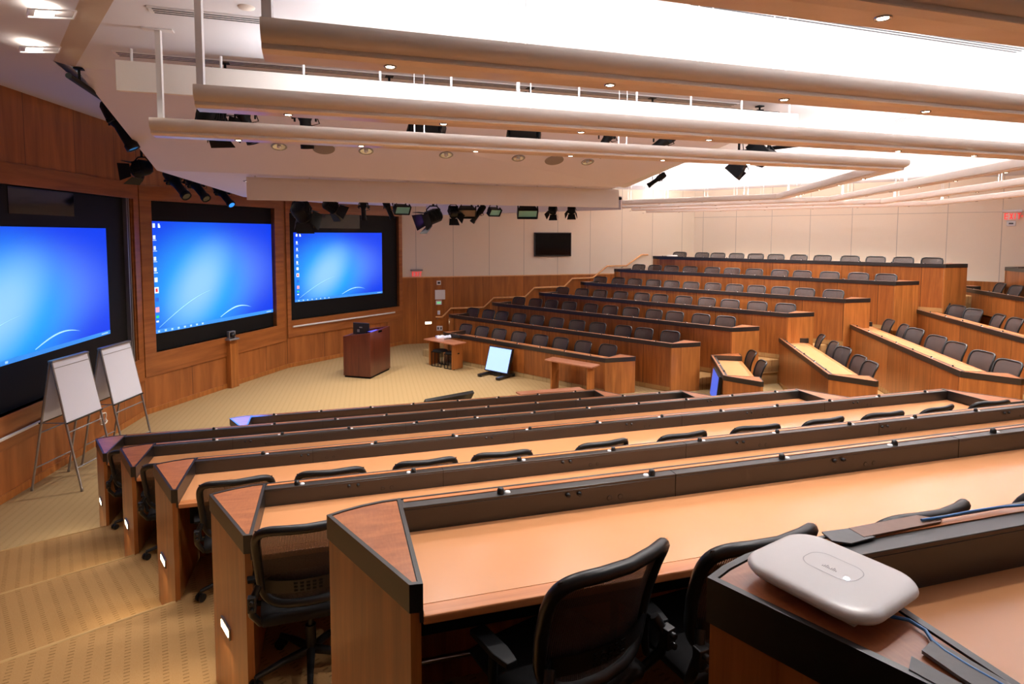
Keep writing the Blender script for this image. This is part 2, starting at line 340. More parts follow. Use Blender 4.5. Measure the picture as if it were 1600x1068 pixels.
# ---------------------------------------------------------------- room shell
C0 = (-5.83, -0.87); C1 = (-7.38, 12.04); C2 = (-6.12, 16.40); C3 = (-3.62, 20.0)
K1 = (6.9, 23.12); K2 = (16.8, 14.2); K3 = (17.5, 5.0); K4 = (11.5, -1.6); K5 = (-4.5, -4.2)
TOPL = EYE+2.02; TOPW = EYE+1.65
def wall(name, p0, p1, z0, z1, mat, thick=.2, holes=()):
    dx, dy = p1[0]-p0[0], p1[1]-p0[1]; Ln = math.hypot(dx, dy); m = MB()
    xs = 0
    for (x0, x1, a, b) in sorted(holes):
        m.box(xs, x0, 0, thick, z0, z1); m.box(x0, x1, 0, thick, z0, a); m.box(x0, x1, 0, thick, b, z1); xs = x1
    m.box(xs, Ln, 0, thick, z0, z1)
    return m.build(name, mat, loc=(p0[0], p0[1], 0), rot=(0, 0, math.atan2(dy, dx)))
def opening(p0, p1, uL, uR, tl, bl, tr=None, br=None):
    x0, zt = at_wall(*tl, p0, p1); _, zb = at_wall(*bl, p0, p1); x1, _ = at_wall(uR, (tl[1]+bl[1])/2, p0, p1); x0, _ = at_wall(uL, (tl[1]+bl[1])/2, p0, p1)
    return x0, x1, zb, zt
LA, LB = C0, C1
oL = (at_wall(-140, 430, C0, C1)[0], at_wall(211, 440, C0, C1)[0], at_wall(180, 577, C0, C1)[1], at_wall(187, 308, C0, C1)[1])
oC = opening(C1, C2, 239, 430, (235, 313), (245, 550))
oR = opening(C2, C3, 453, 623, (455, 332), (458, 500))
print('openings', oL, oC, oR)
SIL = .9*0
wf = []
for nm, a, b, o in (('wall_front_left', C0, C1, oL), ('wall_front_center', C1, C2, oC), ('wall_front_right', C2, C3, oR)):
    wf.append(struct(wall(nm, a, b, 0, TOPL+.05, MT['wall_wood'], .35, [o])))
ANG = {}
def wallframe(p0, p1): return math.atan2(p1[1]-p0[1], p1[0]-p0[0])
# proud surround boards of horizontal grain round each opening + ledge
for nm, a, b, o, side in (('trim_1', C0, C1, oL, .16), ('trim_2', C1, C2, oC, .2), ('trim_3', C2, C3, oR, .2)):
    m = MB(); L_ = math.dist(a, b); x0, x1, z0, z1 = o; t = -.025
    lo = z0-.46; hi = z1+.30
    xa = max(0.02, x0-.35) if nm != 'trim_1' else x0-.4; xb = min(L_-.01, x1+.33)
    m.box(xa, xb, t, 0, lo, z0); m.box(xa, xb, t, 0, z1, hi); m.box(xa, x0, t, 0, z0, z1); m.box(x1, xb, t, 0, z0, z1)
    struct(m.build(nm, MT['wall_wood_h'], loc=(a[0], a[1], 0), rot=(0, 0, wallframe(a, b)), bevel=.004))
for nm, a, b in (('baseboard_front_left', C0, C1), ('baseboard_front_center', C1, C2), ('baseboard_front_right', C2, C3)):
    m = MB(); m.box(0, math.dist(a, b), -.02, 0, 0, .11); struct(m.build(nm, MT['end_wood'], loc=(a[0], a[1], 0), rot=(0, 0, wallframe(a, b)), bevel=.004))
# far wall: wood wainscot below, beige panels above
FW = (C3, K1); FWL = math.dist(C3, K1); zw = at_wall(700, 432, *FW)[1]
print('wainscot', zw, 'far corner', K1, proj(K1[0], K1[1], 4))
struct(wall('wall_far', C3, K1, zw, TOPL, MT['farwall']))
MT['wains'] = wood('wainscot_veneer', (188, 112, 48), (138, 76, 30), .35, sc=(7, 7, .6), seam=1.25, seam_off=-.45, coat=.15)
struct(wall('wall_far_wainscot', C3, K1, 0, zw, MT['wains'], .215))
m = MB(); m.box(0, FWL, -.02, 0, zw-.02, zw+.012); struct(m.build('trim_4', MT['rail'], loc=(C3[0], C3[1], 0), rot=(0, 0, wallframe(*FW))))
struct(wall('wall_right', K1, K2, 0, TOPL, MT['rightwall']))
for nm, a, b in (('wall_back_right', K2, K3), ('wall_back', K3, K4), ('wall_near', K4, K5), ('wall_near_left', K5, C0)):
    struct(wall(nm, a, b, 0, TOPL, MT['plainwall']))
# base strip on right wall where the top tier meets it
m = MB(); m.box(5, 12.5, -.02, 0, EYE-1.62, EYE-1.30); struct(m.build('baseboard_right', MT['end_wood'], loc=(K1[0], K1[1], 0), rot=(0, 0, wallframe(K1, K2))))

# stage floor
poly = [C0, C1, C2, C3, K1, K2, K3, K4, K5]
struct(MB().prism(poly, -.1, 0.0).build('floor', MT['carpet']))
# row tables: front lines -------------------------------------------------
DN = [0, 9.923, 8.401, 6.932, 5.464, 3.890, 2.532, 1.072]
DF = [0, 11.555, 12.753, 14.041, 15.255, 16.418, 17.706, 19.05]
DM = [0, 1.693, 3.378, 5.101, 6.948, 8.55, 9.6, 11.4]
nN = [0]+[-(d+.095) for d in DN[1:]]      # front line of N rows in Q_ coordinates
nF = DF; nM = DM
siN = [0, -1.23, -2.50, -1.80, -1.12, -.42, .27, 1.07]
srN = [0, 4.5, 5.33, 6.27, 7.13, 8.0, 8.9, 9.8]
sFr = [0, 7.55, 6.53, 5.65, 4.78, 3.82, 3.01, 2.16]
sFl = [0, 13.15, 14.24, 13.58, 12.62, 11.79, 11.31, 10.59]
sMn = [0, 12.6, 11.74, 10.93, 10.1, 9.3, 8.6, 7.8]
sMf = [0, 14.75, 15.8, 16.77, 17.94, 19.0, 18.6, 19.5]
# tier plates, nested
aisle_edges = {2: ((184, 819), (0, 863)), 3: ((212, 867.5), (0, 930)), 4: ((272, 939), (0, 1033))}
def onfar(p):    # foot on the far wall
    dx, dy = K1[0]-C3[0], K1[1]-C3[1]; L = math.hypot(dx, dy); dx /= L; dy /= L
    s = (p[0]-C3[0])*dx+(p[1]-C3[1])*dy; return (C3[0]+dx*s, C3[1]+dy*s)
TIER = {}
for k in range(2, 8):
    B = wpt('N', siN[k]-.04, nN[k]+.69)
    if k in aisle_edges:
        a = at_z(*aisle_edges[k][0], ZF[k]); b = at_z(*aisle_edges[k][1], ZF[k]); dx, dy = b[0]-a[0], b[1]-a[1]
    else: dx, dy = -1, -.75
    L = math.hypot(dx, dy); dx /= L; dy /= L
    # run to the left wall
    t = 0
    ux, uy = C1[0]-C0[0], C1[1]-C0[1]
    det = dx*(-uy)+ux*dy; t = ((C0[0]-B[0])*(-uy)+ux*(C0[1]-B[1]))/det
    Wl = (B[0]+dx*t, B[1]+dy*t)
    print('tier', k, 'z', round(ZF[k], 3), 'B', B, 'edge dir', round(math.degrees(math.atan2(dy, dx)), 1), 'wall', Wl)
    pts = [Wl, B, wpt('N', siN[k], nN[k]+.02), wpt('N', srN[k]+.02, nN[k]+.02), wpt('M', sMn[k], nM[k]+.02), wpt('M', sMf[k], nM[k]+.02), wpt('F', sFr[k]-.0, nF[k]+.02), wpt('F', sFl[k]-.0, nF[k]+.02)]
    pts.append(onfar(pts[-1]))
    TIER[k] = pts
    pl = pts+[K1, K2, K3, K4, K5, C0]
    ra = math.radians([0, 0, 0, 7, -6, 9, -4, 3][k]); rc, rs = math.cos(ra), math.sin(ra)
    struct(MB().prism([(x*rc+y*rs, -x*rs+y*rc) for x, y in pl], ZF[k-1] if k > 2 else 0, ZF[k]).build('floor', MT['carpet_warm_lit'], rot=(0, 0, ra), bevel=.022, seg=3))
    m = MB(); m.tube([(Wl[0], Wl[1], ZF[k]-.012), (B[0], B[1], ZF[k]-.012)], .018, 8); struct(m.build('trim_%d' % (k+20), MT['nosing']))  # lighter tan paints the highlight along the step edge
    # half step in the aisles beside the middle block and along the far wall
    if k >= 2:
        zlo = ZF[k-1]; zh = (ZF[k]+ZF[k-1])/2
        for (i, j) in ((3, 4), (5, 6), (7, 8)):
            p, q = pts[i], pts[j]
            c = (sum(x for x, y in (p, q))/2, sum(y for x, y in (p, q))/2)
            n = (q[1]-p[1], -(q[0]-p[0])); L = math.hypot(*n); n = (n[0]/L, n[1]/L)
            g = (-1.5, 13.0)     # towards the pit
            if (g[0]-c[0])*n[0]+(g[1]-c[1])*n[1] < 0: n = (-n[0], -n[1])
            w_ = .36
            struct(MB().prism([p, q, (q[0]+n[0]*w_, q[1]+n[1]*w_), (p[0]+n[0]*w_, p[1]+n[1]*w_)], zlo, zh).build('floor', MT['carpet_warm_lit']))
# platforms that lift the two back rows of the middle block
for k, hh in ((5, 1.40), (6, .838)):
    p = [wpt('M', sMn[k], nM[k]+.03), wpt('M', sMf[k], nM[k]+.03), wpt('M', sMf[k]+.1, nM[k]+(1.3 if k == 6 else 1.33)), wpt('M', sMn[k]-.1, nM[k]+(1.3 if k == 6 else 1.33))]
    struct(MB().prism(p, ZF[k], EYE-hh-.84).build('floor', MT['carpet_warm_lit']))

# ---------------------------------------------------------------- ceilings
pA = at_z(117, 105, TOPW); pB = at_z(178, 0, TOPW)
dx, dy = pB[0]-pA[0], pB[1]-pA[1]; L = math.hypot(dx, dy); dx /= L; dy /= L
far_ = (pB[0]+dx*4.5, pB[1]+dy*4.5); n_ = (dy, -dx)
if n_[0] > 0: n_ = (-n_[0], -n_[1])
edgeA = (pA[0]-dx*0, pA[1]-dy*0)
print('ceiling edge', pA, pB)
c1 = (pA[0], pA[1])
HF = EYE+.85; fold0 = at_z(245, 266, HF)[:2]; fold1 = at_z(967, 291.5, HF)[:2]
topR = (3.75, 8.45)
ceilpoly = [c1, far_, (K5[0], K5[1]), K4, K3, K2, K1, (2.5, 22.0), (2.0, 11.6), topR]
struct(MB().prism(ceilpoly, TOPW, TOPW+.12).build('ceiling', MT['ceil']))
q1 = (c1[0]+n_[0]*.17, c1[1]+n_[1]*.17); q2 = (far_[0]+n_[0]*.18, far_[1]+n_[1]*.18)
sb = [(*c1, TOPW), (*far_, TOPW), (*q2, TOPW+.03), (*q1, TOPW+.03)]
struct(MB().add(sb+[(x, y, z+.1) for x, y, z in sb], [(0, 1, 2, 3), (7, 6, 5, 4), (0, 4, 5, 1), (2, 6, 7, 3)]).build('ceiling', MT['fascia']))
g0 = (*q1, TOPW+.03); g1 = (*q2, TOPW+.03); g2 = (C0[0]-.1, C0[1], TOPL); g3 = (C1[0]-.1, C1[1]+.3, TOPL)
sl_ = [g0, g1, (K5[0]+1, K5[1]+.3, TOPW+.05), g2, g3]
struct(MB().add([g0, g1, g2, g3]+[(x, y, z+.1) for x, y, z in (g0, g1, g2, g3)], [(0, 1, 2, 3), (7, 6, 5, 4)]).build('ceiling', MT['ceilgrey']))
struct(MB().prism([C1, C2, C3, K1, (2.5, 22.0), (2.0, 11.6), c1, q1], TOPL, TOPL+.1).build('ceiling', MT['ceilgrey']))
struct(MB().prism([q2, (far_[0], far_[1]), K5, C0], TOPL, TOPL+.1).build('ceiling', MT['ceilgrey']))
def on_front_ceiling(u, v):
    A = Vector(g0); n = (Vector(g1)-A).cross(Vector(g3)-A).normalized(); o = Vector((0, 0, EYE)); r = Vector(ray(u, v)); t = (A-o).dot(n)/r.dot(n)
    if n.z > 0: n = -n
    return o+r*t, n
# acoustic canopy: sloping plane down from the ceiling to the fold, flat panel on over the stage
m = MB(); t = .13
A0 = (c1[0], c1[1], TOPW); A1 = (topR[0], topR[1], TOPW); B0 = (*fold0, HF); B1 = (*fold1, HF)
up = lambda p: (p[0]+.0, p[1]+.03, p[2]+t)
m.add([A0, A1, B1, B0, up(A0), up(A1), up(B1), up(B0)], [(0, 1, 2, 3), (7, 6, 5, 4), (0, 4, 5, 1), (2, 6, 7, 3), (3, 7, 4, 0), (1, 5, 6, 2)])
struct(m.build('ceiling', MT['canopy']))
m = MB().prism([fold0, fold1, (1.6, 14.5), (-1.2, 18.4), (-3.4, 18.6), (-5.2, 16.5), (-6.15, 14.0)], HF, HF+.12)
struct(m.build('ceiling', MT['canopy']))
# right-hand white fascia of the canopy
m = MB(); r0 = Vector((*fold1, HF)); r1 = Vector((*topR, TOPW)); dn = Vector((.12, .05, -.02))
m.add([r0, r1, r1+dn, r0+dn, r0+Vector((0, 0, .2)), r1+Vector((0, 0, .05)), r1+dn+Vector((0, 0, .05)), r0+dn+Vector((0, 0, .2))], [(0, 1, 2, 3), (7, 6, 5, 4), (3, 2, 6, 7), (0, 3, 7, 4), (0, 4, 5, 1)])
struct(m.build('ceiling', MT['ceil']))

# ---------------------------------------------------------------- ring beams
def sweep(m, path, sect, cap=True):
    """path: plan points; sect: closed list of (offset to the outside/right, z)"""
    n = len(sect); P = [Vector((p[0], p[1])) for p in path]; rings = []
    for i, p in enumerate(P):
        if i == 0: d = (P[1]-P[0]).normalized(); nn = Vector((d.y, -d.x)); k = 1
        elif i == len(P)-1: d = (P[-1]-P[-2]).normalized(); nn = Vector((d.y, -d.x)); k = 1
        else:
            d0 = (P[i]-P[i-1]).normalized(); d1 = (P[i+1]-P[i]).normalized(); n0 = Vector((d0.y, -d0.x)); n1 = Vector((d1.y, -d1.x)); nn = (n0+n1).normalized(); k = 1/max(.3, nn.dot(n0))
        rings.append([(p.x+nn.x*o*k, p.y+nn.y*o*k, z) for o, z in sect])
    vs = [v for r in rings for v in r]; fs = []
    for i in range(len(P)-1):
        for j in range(n): fs.append((i*n+j, (i+1)*n+j, (i+1)*n+(j+1) % n, i*n+(j+1) % n))
    m.add(vs, fs)
    m.add(rings[0], [tuple(range(n))]); m.add(rings[-1], [tuple(range(n-1, -1, -1))])
    return m
beam_objs = []
sect = [(.125, .925), (.134, .91), (.137, .895), (.136, .88), (.131, .866), (.122, .853), (.11, .842), (.095, .834), (.08, .829), (.08, .812), (-.125, .812), (-.13, .85), (-.12, .91), (-.1, .925)]
for i, r in enumerate(RINGS):
    a = wpt('N', r['s0'], r['N']); cN = isect('N', r['N2'], 'M', r['M']); cF = isect('M', r['M'], 'F', r['F']); e = wpt('F', [9.9, 10.0, 10.6, 11.2][i], r['F'])
    print('ring', i, 'corner N-M', proj(cN[0], cN[1], EYE+.85), 'M-F', proj(cF[0], cF[1], EYE+.85))
    lab = ['champagne bent ceiling beam lowest in view, innermost of the four', 'champagne bent ceiling beam second from the stage', 'wide champagne ceiling beam third from the stage, across the upper view', 'champagne ceiling beam nearest overhead, cut by the top right corner'][i]
    root = empty('ceiling_beam', (a[0], a[1], EYE+.81), 0, lab, 'ceiling beam', 'bent ceiling beams over the seating')
    path = [a, cN, cF, e]
    sh = [(p[0]-a[0], p[1]-a[1]) for p in path]
    m = MB(); sweep(m, sh, [(o, z-.81) for o, z in sect]); bo = m.build('beam_shell', MT['beam'], root); [setattr(p_, 'use_smooth', True) for p_ in bo.data.polygons]; bo.data.set_sharp_from_angle(angle=.6)
    m = MB(); sweep(m, sh, [(.078, -.004), (.078, .012), (-.10, .012), (-.10, -.014), (.03, -.014)]); m.build('beam_soffit', MT['beamwood'], root)
    # downlights under the beam
    spotsN = [[(372, 207), (565, 225), (747, 237), (900, 250), (1050, 258), (1190, 262)], [(450, 173), (695, 190), (915, 205), (1122, 217), (1432, 237), (1558, 247)], [(610, 103), (957, 135), (1235, 160), (1463, 178)], [(1382, 22)]][i]
    spotsM = [[(1255, 303), (1280, 297), (1311, 288), (1349, 277)], [(1354, 307), (1392, 299), (1436, 291), (1493, 280), (1572, 265)], [(1440, 311), (1480, 305), (1527, 299)], [(1526, 314), (1578, 308)]][i]
    spotsF = [[(1030, 0), (1097, 0), (1172, 0)], [(1000, 0), (1060, 0), (1118, 0), (1188, 0), (1260, 0)], [(985, 0), (1050, 0), (1120, 0), (1198, 0), (1270, 0), (1350, 0)], [(1005, 0), (1061, 0), (1126, 0), (1195, 0), (1270, 0), (1340, 0), (1420, 0)]][i]
    pos = []
    for b, L_ in (('N', spotsN), ('M', spotsM), ('F', spotsF)):
        for u, v in L_:
            s = s_at(u, b, r[b], EYE+.79)
            if b == 'N': sc_ = s_of('N', cN); n_i = r['N']+(r['N2']-r['N'])*(s-r['s0'])/(sc_-r['s0']); pos.append((wpt(b, s, n_i), b))
            else: pos.append((wpt(b, s, r[b]), b))
    for (p, b) in pos:
        m = MB(); m.lathe([(0, -.017), (.02, -.017), (.028, -.021), (.031, -.018), (.031, -.010)], (p[0]-a[0], p[1]-a[1], 0), 16); dl = m.build('downlight', MT['chrome'], root)
        m = MB(); m.lathe([(0, -.0185), (.02, -.0185)], (p[0]-a[0], p[1]-a[1], 0), 16); m.build('lamp_glass', MT['spotglow'], dl)
        if not (b == 'F' and i >= 2 and s_of('F', p) > 9.0): spot((p[0], p[1], EYE+.775), 125 if b != 'N' else 46)
    # suspension rods with ceiling plates
    rods = [[250, 657, 985], [312, 825, 1420], [416, 810, 1110, 1230], [1100, 1590]][i]
    for u in rods:
        s = s_at(u, 'N', r['N'], EYE+1.2); p = wpt('N', s, r['N']+(r['N2']-r['N'])*(s-r['s0'])/(s_of('N', cN)-r['s0'])); x, y = p[0]-a[0], p[1]-a[1]
        m = MB(); dd = D_['N']
        if u in (250, 312, 416):
            m.box(x-.022, x+.022, y-.014, y+.014, .1, TOPW-EYE-.81)
        else:
            for q in (-.045, .045): m.cyl((x+dd[0]*q, y+dd[1]*q, .1), (x+dd[0]*q, y+dd[1]*q, TOPW-EYE-.81), .004, n=6)
        m.prism([(x+sx*.11*dd[0]-sy*.04*dd[1], y+sx*.11*dd[1]+sy*.04*dd[0]) for sx, sy in ((-1, -1), (1, -1), (1, 1), (-1, 1))], TOPW-EYE-.81-.012, TOPW-EYE-.81)
        m.build('suspension_rod', MT['white'], root)
    # rods of the other legs
    for b in ('M', 'F'):
        s0, s1 = (s_of('M', cN)+.8, s_of('M', cF)-.6) if b == 'M' else (s_of('F', cF)+.8, s_of('F', e)-.4)
        for q in range(3):
            s = s0+(s1-s0)*q/2; p = wpt(b, s, r[b]); x, y = p[0]-a[0], p[1]-a[1]; dd = D_[b]; m = MB()
            for g in (-.045, .045): m.cyl((x+dd[0]*g, y+dd[1]*g, .1), (x+dd[0]*g, y+dd[1]*g, TOPW-EYE-.81), .004, n=6)
            m.build('suspension_rod', MT['white'], root)

# ---------------------------------------------------------------- baffles + lighting pipes
def vplate(name, p, q, z0, z1, th, mat, label, cat, pegs=0, extra=None):
    L = math.dist(p, q); root = empty(name, (p[0], p[1], z0), math.atan2(q[1]-p[1], q[0]-p[0]), label, cat)
    MB().box(0, L, 0, th, 0, z1-z0).build('panel', mat, root, bevel=.004)
    for i in range(pegs):
        x = .12+(L-.24)*i/(pegs-1); m = MB(); m.cyl((x, th/2, z1-z0), (x, th/2, z1-z0+.11), .012, n=8); m.build('hanger', MT['white'], root)
    return root
vplate('acoustic_baffle', (-3.43, 5.36), (3.55, 7.66), EYE+1.24, EYE+1.50, .05, MT['baffle'], 'long cream acoustic baffle hung close under the white ceiling', 'baffle', 11)
vplate('acoustic_baffle', (-3.86, 8.9), (1.97, 11.3), EYE+.50, EYE+.83, .07, MT['baffle'], 'cream acoustic baffle hanging low in front of the stage lights', 'baffle', 9)
ffn = 11.5
pq = [wpt('F', s_at(970, 'F', ffn, EYE+.6), ffn), wpt('F', s_at(666, 'F', ffn, EYE+.6), ffn)]
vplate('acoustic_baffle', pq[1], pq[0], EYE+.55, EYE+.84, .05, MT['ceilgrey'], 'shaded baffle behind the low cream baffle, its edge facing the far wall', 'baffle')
def pipe(p, q, z, label, drops, dz=.14):
    root = empty('lighting_pipe', (p[0], p[1], z), math.atan2(q[1]-p[1], q[0]-p[0]), label, 'lighting pipe'); L = math.dist(p, q)
    m = MB(); m.cyl((0, 0, 0), (L, 0, 0), .028, n=10); m.build('pipe', MT['blackmatte'], root)
    for i in range(drops):
        x = .3+(L-.6)*i/(drops-1); m = MB(); m.cyl((x, 0, 0), (x, 0, dz), .012, n=8); m.box(x-.04, x+.04, -.04, .04, dz-.01, dz+.004); m.build('pipe_clamp', MT['blackmatte'], root)
    return root
PIPES = {'U': ((-3.05, 5.88), (3.45, 8.0), EYE+1.565), 'L': ((-3.95, 9.33), (2.1, 11.79), EYE+.70), 'A': (at_z(107, 118, EYE+1.5)[:2], (fold0[0]-.25, fold0[1]), EYE+1.5), 'B': ((fold0[0]-.2, fold0[1]+.25), (-6.28, 13.5), EYE+.98), 'R': (( 2.35, 10.95), (4.1, 8.75), EYE+1.28)}
pipe(*PIPES['U'], 'long black lighting pipe behind the upper cream baffle', 5, .078)
pipe(*PIPES['L'], 'long black lighting pipe behind the low cream baffle', 5)
pipe(*PIPES['A'], 'short black lighting pipe beside the sloping canopy edge', 3)
pipe(*PIPES['B'], 'black lighting pipe along the purple canopy edge by the middle screen', 3)
pipe(*PIPES['R'], 'short black lighting pipe under the right edge of the canopy', 2)

# ---------------------------------------------------------------- stage lights
def stage_light(kind, u, v, z_h, b_line, aim, label, lens='lens', size=1.0):
    """fixture seen at (u,v), its body centre z_h above the eye"""
    pp, pq_, pz = PIPES[b_line]; sd, z = at_wall(u, v, pp, pq_); Lp = math.dist(pp, pq_); x = pp[0]+(pq_[0]-pp[0])*sd/Lp; y = pp[1]+(pq_[1]-pp[1])*sd/Lp
    size *= min(1.1, math.hypot(x, y)/math.hypot(*at_z(u, v, EYE+z_h)[:2]))
    root = empty('stage_light', (x, y, z), 0, label, 'stage light', 'black stage lights under the canopy')
    d = Vector(aim).normalized(); rot = d.to_track_quat('Y', 'Z').to_matrix().to_4x4()
    S = size
    # yoke hangs from pipe above
    up_ = max(.24*S, pz-z-.02)
    m = MB(); m.tube([(-.12*S, 0, 0), (-.12*S, 0, .14*S), (-.06*S, 0, .2*S), (.06*S, 0, .2*S), (.12*S, 0, .14*S), (.12*S, 0, 0)], .012*S, 6); m.cyl((0, 0, .2*S), (0, 0, up_), .02*S, n=8); m.box(-.04*S, .04*S, -.03*S, .03*S, up_-.02, up_+.05*S)
    m.build('yoke', MT['blackmatte'], root)
    if kind == 'ellips':
        m = MB(); m.lathe([(0, -.3), (.06, -.3), (.085, -.26), (.095, -.12), (.08, -.04), (.062, 0), (.062, .22), (.075, .24), (.075, .3), (.055, .3)], n=16, axis='y')
        m.box(-.1, .1, -.09, -.05, -.075, .075)
        m.v = [(a*S, b_*S, c*S) for a, b_, c in m.v]; m.xf(rot); m.build('body', MT['blackmatte'], root)
        m = MB(); m.lathe([(0, .295), (.058, .295)], n=16, axis='y'); m.v = [(a*S, b_*S, c*S) for a, b_, c in m.v]; m.xf(rot); m.build('lens', MT[lens], root)
        for zz in (-.1, .1):
            m = MB(); m.cyl((zz*.9, -.05, 0), (zz*1.5, -.05, 0), .012, n=6); m.lathe([(0, 0), (.02, 0), (.02, .02), (0, .02)], (zz*1.5, -.05, 0), 8, 'x')
            m.v = [(a*S, b_*S, c*S) for a, b_, c in m.v]; m.xf(rot); m.build('focus_knob', MT['blackmatte'], root)
    elif kind == 'fresnel':
        m = MB(); m.lathe([(0, -.15), (.09, -.15), (.12, -.11), (.12, .1), (.13, .1), (.13, .13), (.1, .13)], n=16, axis='y')
        for k in range(5): m.box(-.125, .125, -.1+k*.04, -.085+k*.04, -.06, .13)
        m.v = [(a*S, b_*S, c*S) for a, b_, c in m.v]; m.xf(rot); m.build('body', MT['blackmatte'], root)
        m = MB(); m.lathe([(0, .125), (.11, .125)], n=16, axis='y'); m.v = [(a*S, b_*S, c*S) for a, b_, c in m.v]; m.xf(rot); m.build('lens', MT[lens], root)
        for (ax, sx, sz) in ((0, 1, 0), (0, -1, 0), (1, 0, 1), (1, 0, -1)):
            m = MB()
            if ax == 0: m.add([(sx*.12, .13, -.11), (sx*.12, .13, .11), (sx*.2, .3, .15), (sx*.2, .3, -.15)], [(0, 1, 2, 3)]); m.add([(sx*.126, .13, -.11), (sx*.126, .13, .11), (sx*.206, .3, .15), (sx*.206, .3, -.15)], [(3, 2, 1, 0)])
            else: m.add([(-.11, .13, sz*.12), (.11, .13, sz*.12), (.15, .3, sz*.2), (-.15, .3, sz*.2)], [(0, 1, 2, 3)]); m.add([(-.11, .13, sz*.126), (.11, .13, sz*.126), (.15, .3, sz*.206), (-.15, .3, sz*.206)], [(3, 2, 1, 0)])
            m.v = [(a*S, b_*S, c*S) for a, b_, c in m.v]; m.xf(rot); m.build('barn_door', MT['blackmatte'], root)
    else:  # flood
        m = MB(); m.add([(-.2, .1, -.11), (.2, .1, -.11), (.2, .1, .11), (-.2, .1, .11), (-.15, -.1, -.06), (.15, -.1, -.06), (.15, -.1, .06), (-.15, -.1, .06)], [(4, 5, 6, 7)[::-1], (0, 1, 5, 4), (1, 2, 6, 5), (2, 3, 7, 6), (3, 0, 4, 7)])
        for sx in (-1, 1): m.box(sx*.2-.012, sx*.2+.012, -.02, .14, -.12, .12)
        m.box(-.2, .2, .09, .14, .11, .125); m.box(-.2, .2, .09, .14, -.125, -.11)
        m.v = [(a*S, b_*S, c*S) for a, b_, c in m.v]; m.xf(rot); m.build('body', MT['blackmatte'], root, bevel=.004)
        m = MB(); m.add([(-.19, .1, -.105), (.19, .1, -.105), (.19, .1, .105), (-.19, .1, .105)], [(3, 2, 1, 0)]); m.v = [(a*S, b_*S, c*S) for a, b_, c in m.v]; m.xf(rot); m.build('lens', MT[lens], root)
    # power lead
    m = MB(); m.tube([(0, 0, up_), (.1*S, .02, .12*S), (.16*S, 0, -.02), (.08*S, -.02, -.05*S), (0, -.03, 0)], .006, 5); m.build('power_lead', MT['black'], root)
    return root
SL = [
 ('ellips', 187, 196, 1.10, (.45, .1, -.9), 'long narrow stage light hanging down beside the canopy edge, leftmost', 'lens', .95),
 ('fresnel', 222, 264, .88, (-.8, .3, -.15), 'small stage light with hoop below the canopy corner', 'lens', .8),
 ('ellips', 276, 287, .76, (.6, -.3, -.6), 'dark stage light nearest the canopy corner, first above middle screen', 'lens', 1.0),
 ('ellips', 308, 292, .77, (.6, -.3, -.6), 'dark stage light, second above the middle screen', 'lens', 1.0),
 ('ellips', 349, 304, .78, (.6, -.3, -.6), 'stage light with blue glowing lens above the middle screen', 'bluelens', 1.05),
 ('fresnel', 330, 186, 1.10, (.1, .9, -.3), 'bulky black stage light behind left ends of the two lower beams', 'lens', .85),
 ('ellips', 383, 186, 1.10, (.25, .1, -.9), 'tilted black stage light second from left under upper baffle', 'lens', .8),
 ('ellips', 477, 190, 1.08, (.0, .2, -1), 'upright black stage light third from left under upper baffle', 'lens', .85),
 ('flood', 665, 197, 1.09, (.1, .8, -.7), 'wide black flood light left of centre between the beams', 'lens', .85),
 ('flood', 818, 207, 1.10, (.1, .8, -.7), 'wide black flood light with cable loop between the beams', 'lens', .85),
 ('ellips', 948, 217, 1.09, (-.4, .1, -.7), 'small black stage light tilted left, right of the flood lights', 'lens', .75),
 ('ellips', 1035, 222, 1.07, (-.75, .1, -.6), 'small black stage light pointing down left, above round speaker', 'lens', .85),
 ('flood', 1185, 236, .98, (.5, -.4, -.8), 'upper black flood light in the cluster at the right', 'lens', .95),
 ('flood', 1154, 262, .80, (-.6, .3, -.7), 'lower barn door stage light in the cluster at the right', 'lens', .75),
 ('ellips', 1026, 281, .78, (-.7, .2, -.5), 'tiny black stage light under the white canopy edge', 'lens', .55),
 ('fresnel', 470, 331, .30, (.1, .8, -.5), 'big shadowed barn door light left under the low baffle', 'lens', .92),
 ('fresnel', 516, 322, .42, (.5, .5, -.4), 'small shadowed light next to the big barn door light', 'lens', .7),
 ('ellips', 568, 326, .42, (.0, .1, -1), 'small upright stage light over right screen', 'lens', .62),
 ('ellips', 607, 326, .42, (.35, .1, -.9), 'slim tilted stage light beside the cyan lens light', 'lens', .62),
 ('flood', 627, 325, .42, (.45, -.7, -.55), 'stage light with cyan lens at the edge of right screen', 'cyan', .62),
 ('fresnel', 677, 339, .30, (-.75, -.5, -.35), 'large open barn door stage light against the beige wall', 'lens', .95),
 ('fresnel', 708, 331, .36, (.3, -.6, -.6), 'small black stage light right of the large barn door light', 'lens', .6),
 ('flood', 729, 329, .40, (.1, -.75, -.6), 'wide stage light with grey reflector under the low baffle', 'greylens', .75),
 ('ellips', 747, 334, .36, (-.55, .0, -.75), 'black stage light pointing down left under the low baffle', 'lens', .62),
 ('flood', 771, 329, .40, (.5, -.65, -.6), 'small stage light with tilted cyan lens under the low baffle', 'cyan', .55),
 ('flood', 824, 328, .40, (.05, -.7, -.75), 'widest cyan lens stage light under the low baffle', 'cyan', .8),
 ('fresnel', 864, 327, .38, (-.2, -.5, -.8), 'small black light, second from right under the low baffle', 'lens', .5),
 ('fresnel', 893, 326, .38, (-.1, -.5, -.8), 'small black light, rightmost under the low baffle', 'lens', .5)]
for i_, a in enumerate(SL): stage_light(a[0], a[1], a[2], a[3], 'AABBBUUUUUUUUUR'[i_] if i_ < 15 else 'L', a[4], a[5], a[6], a[7])

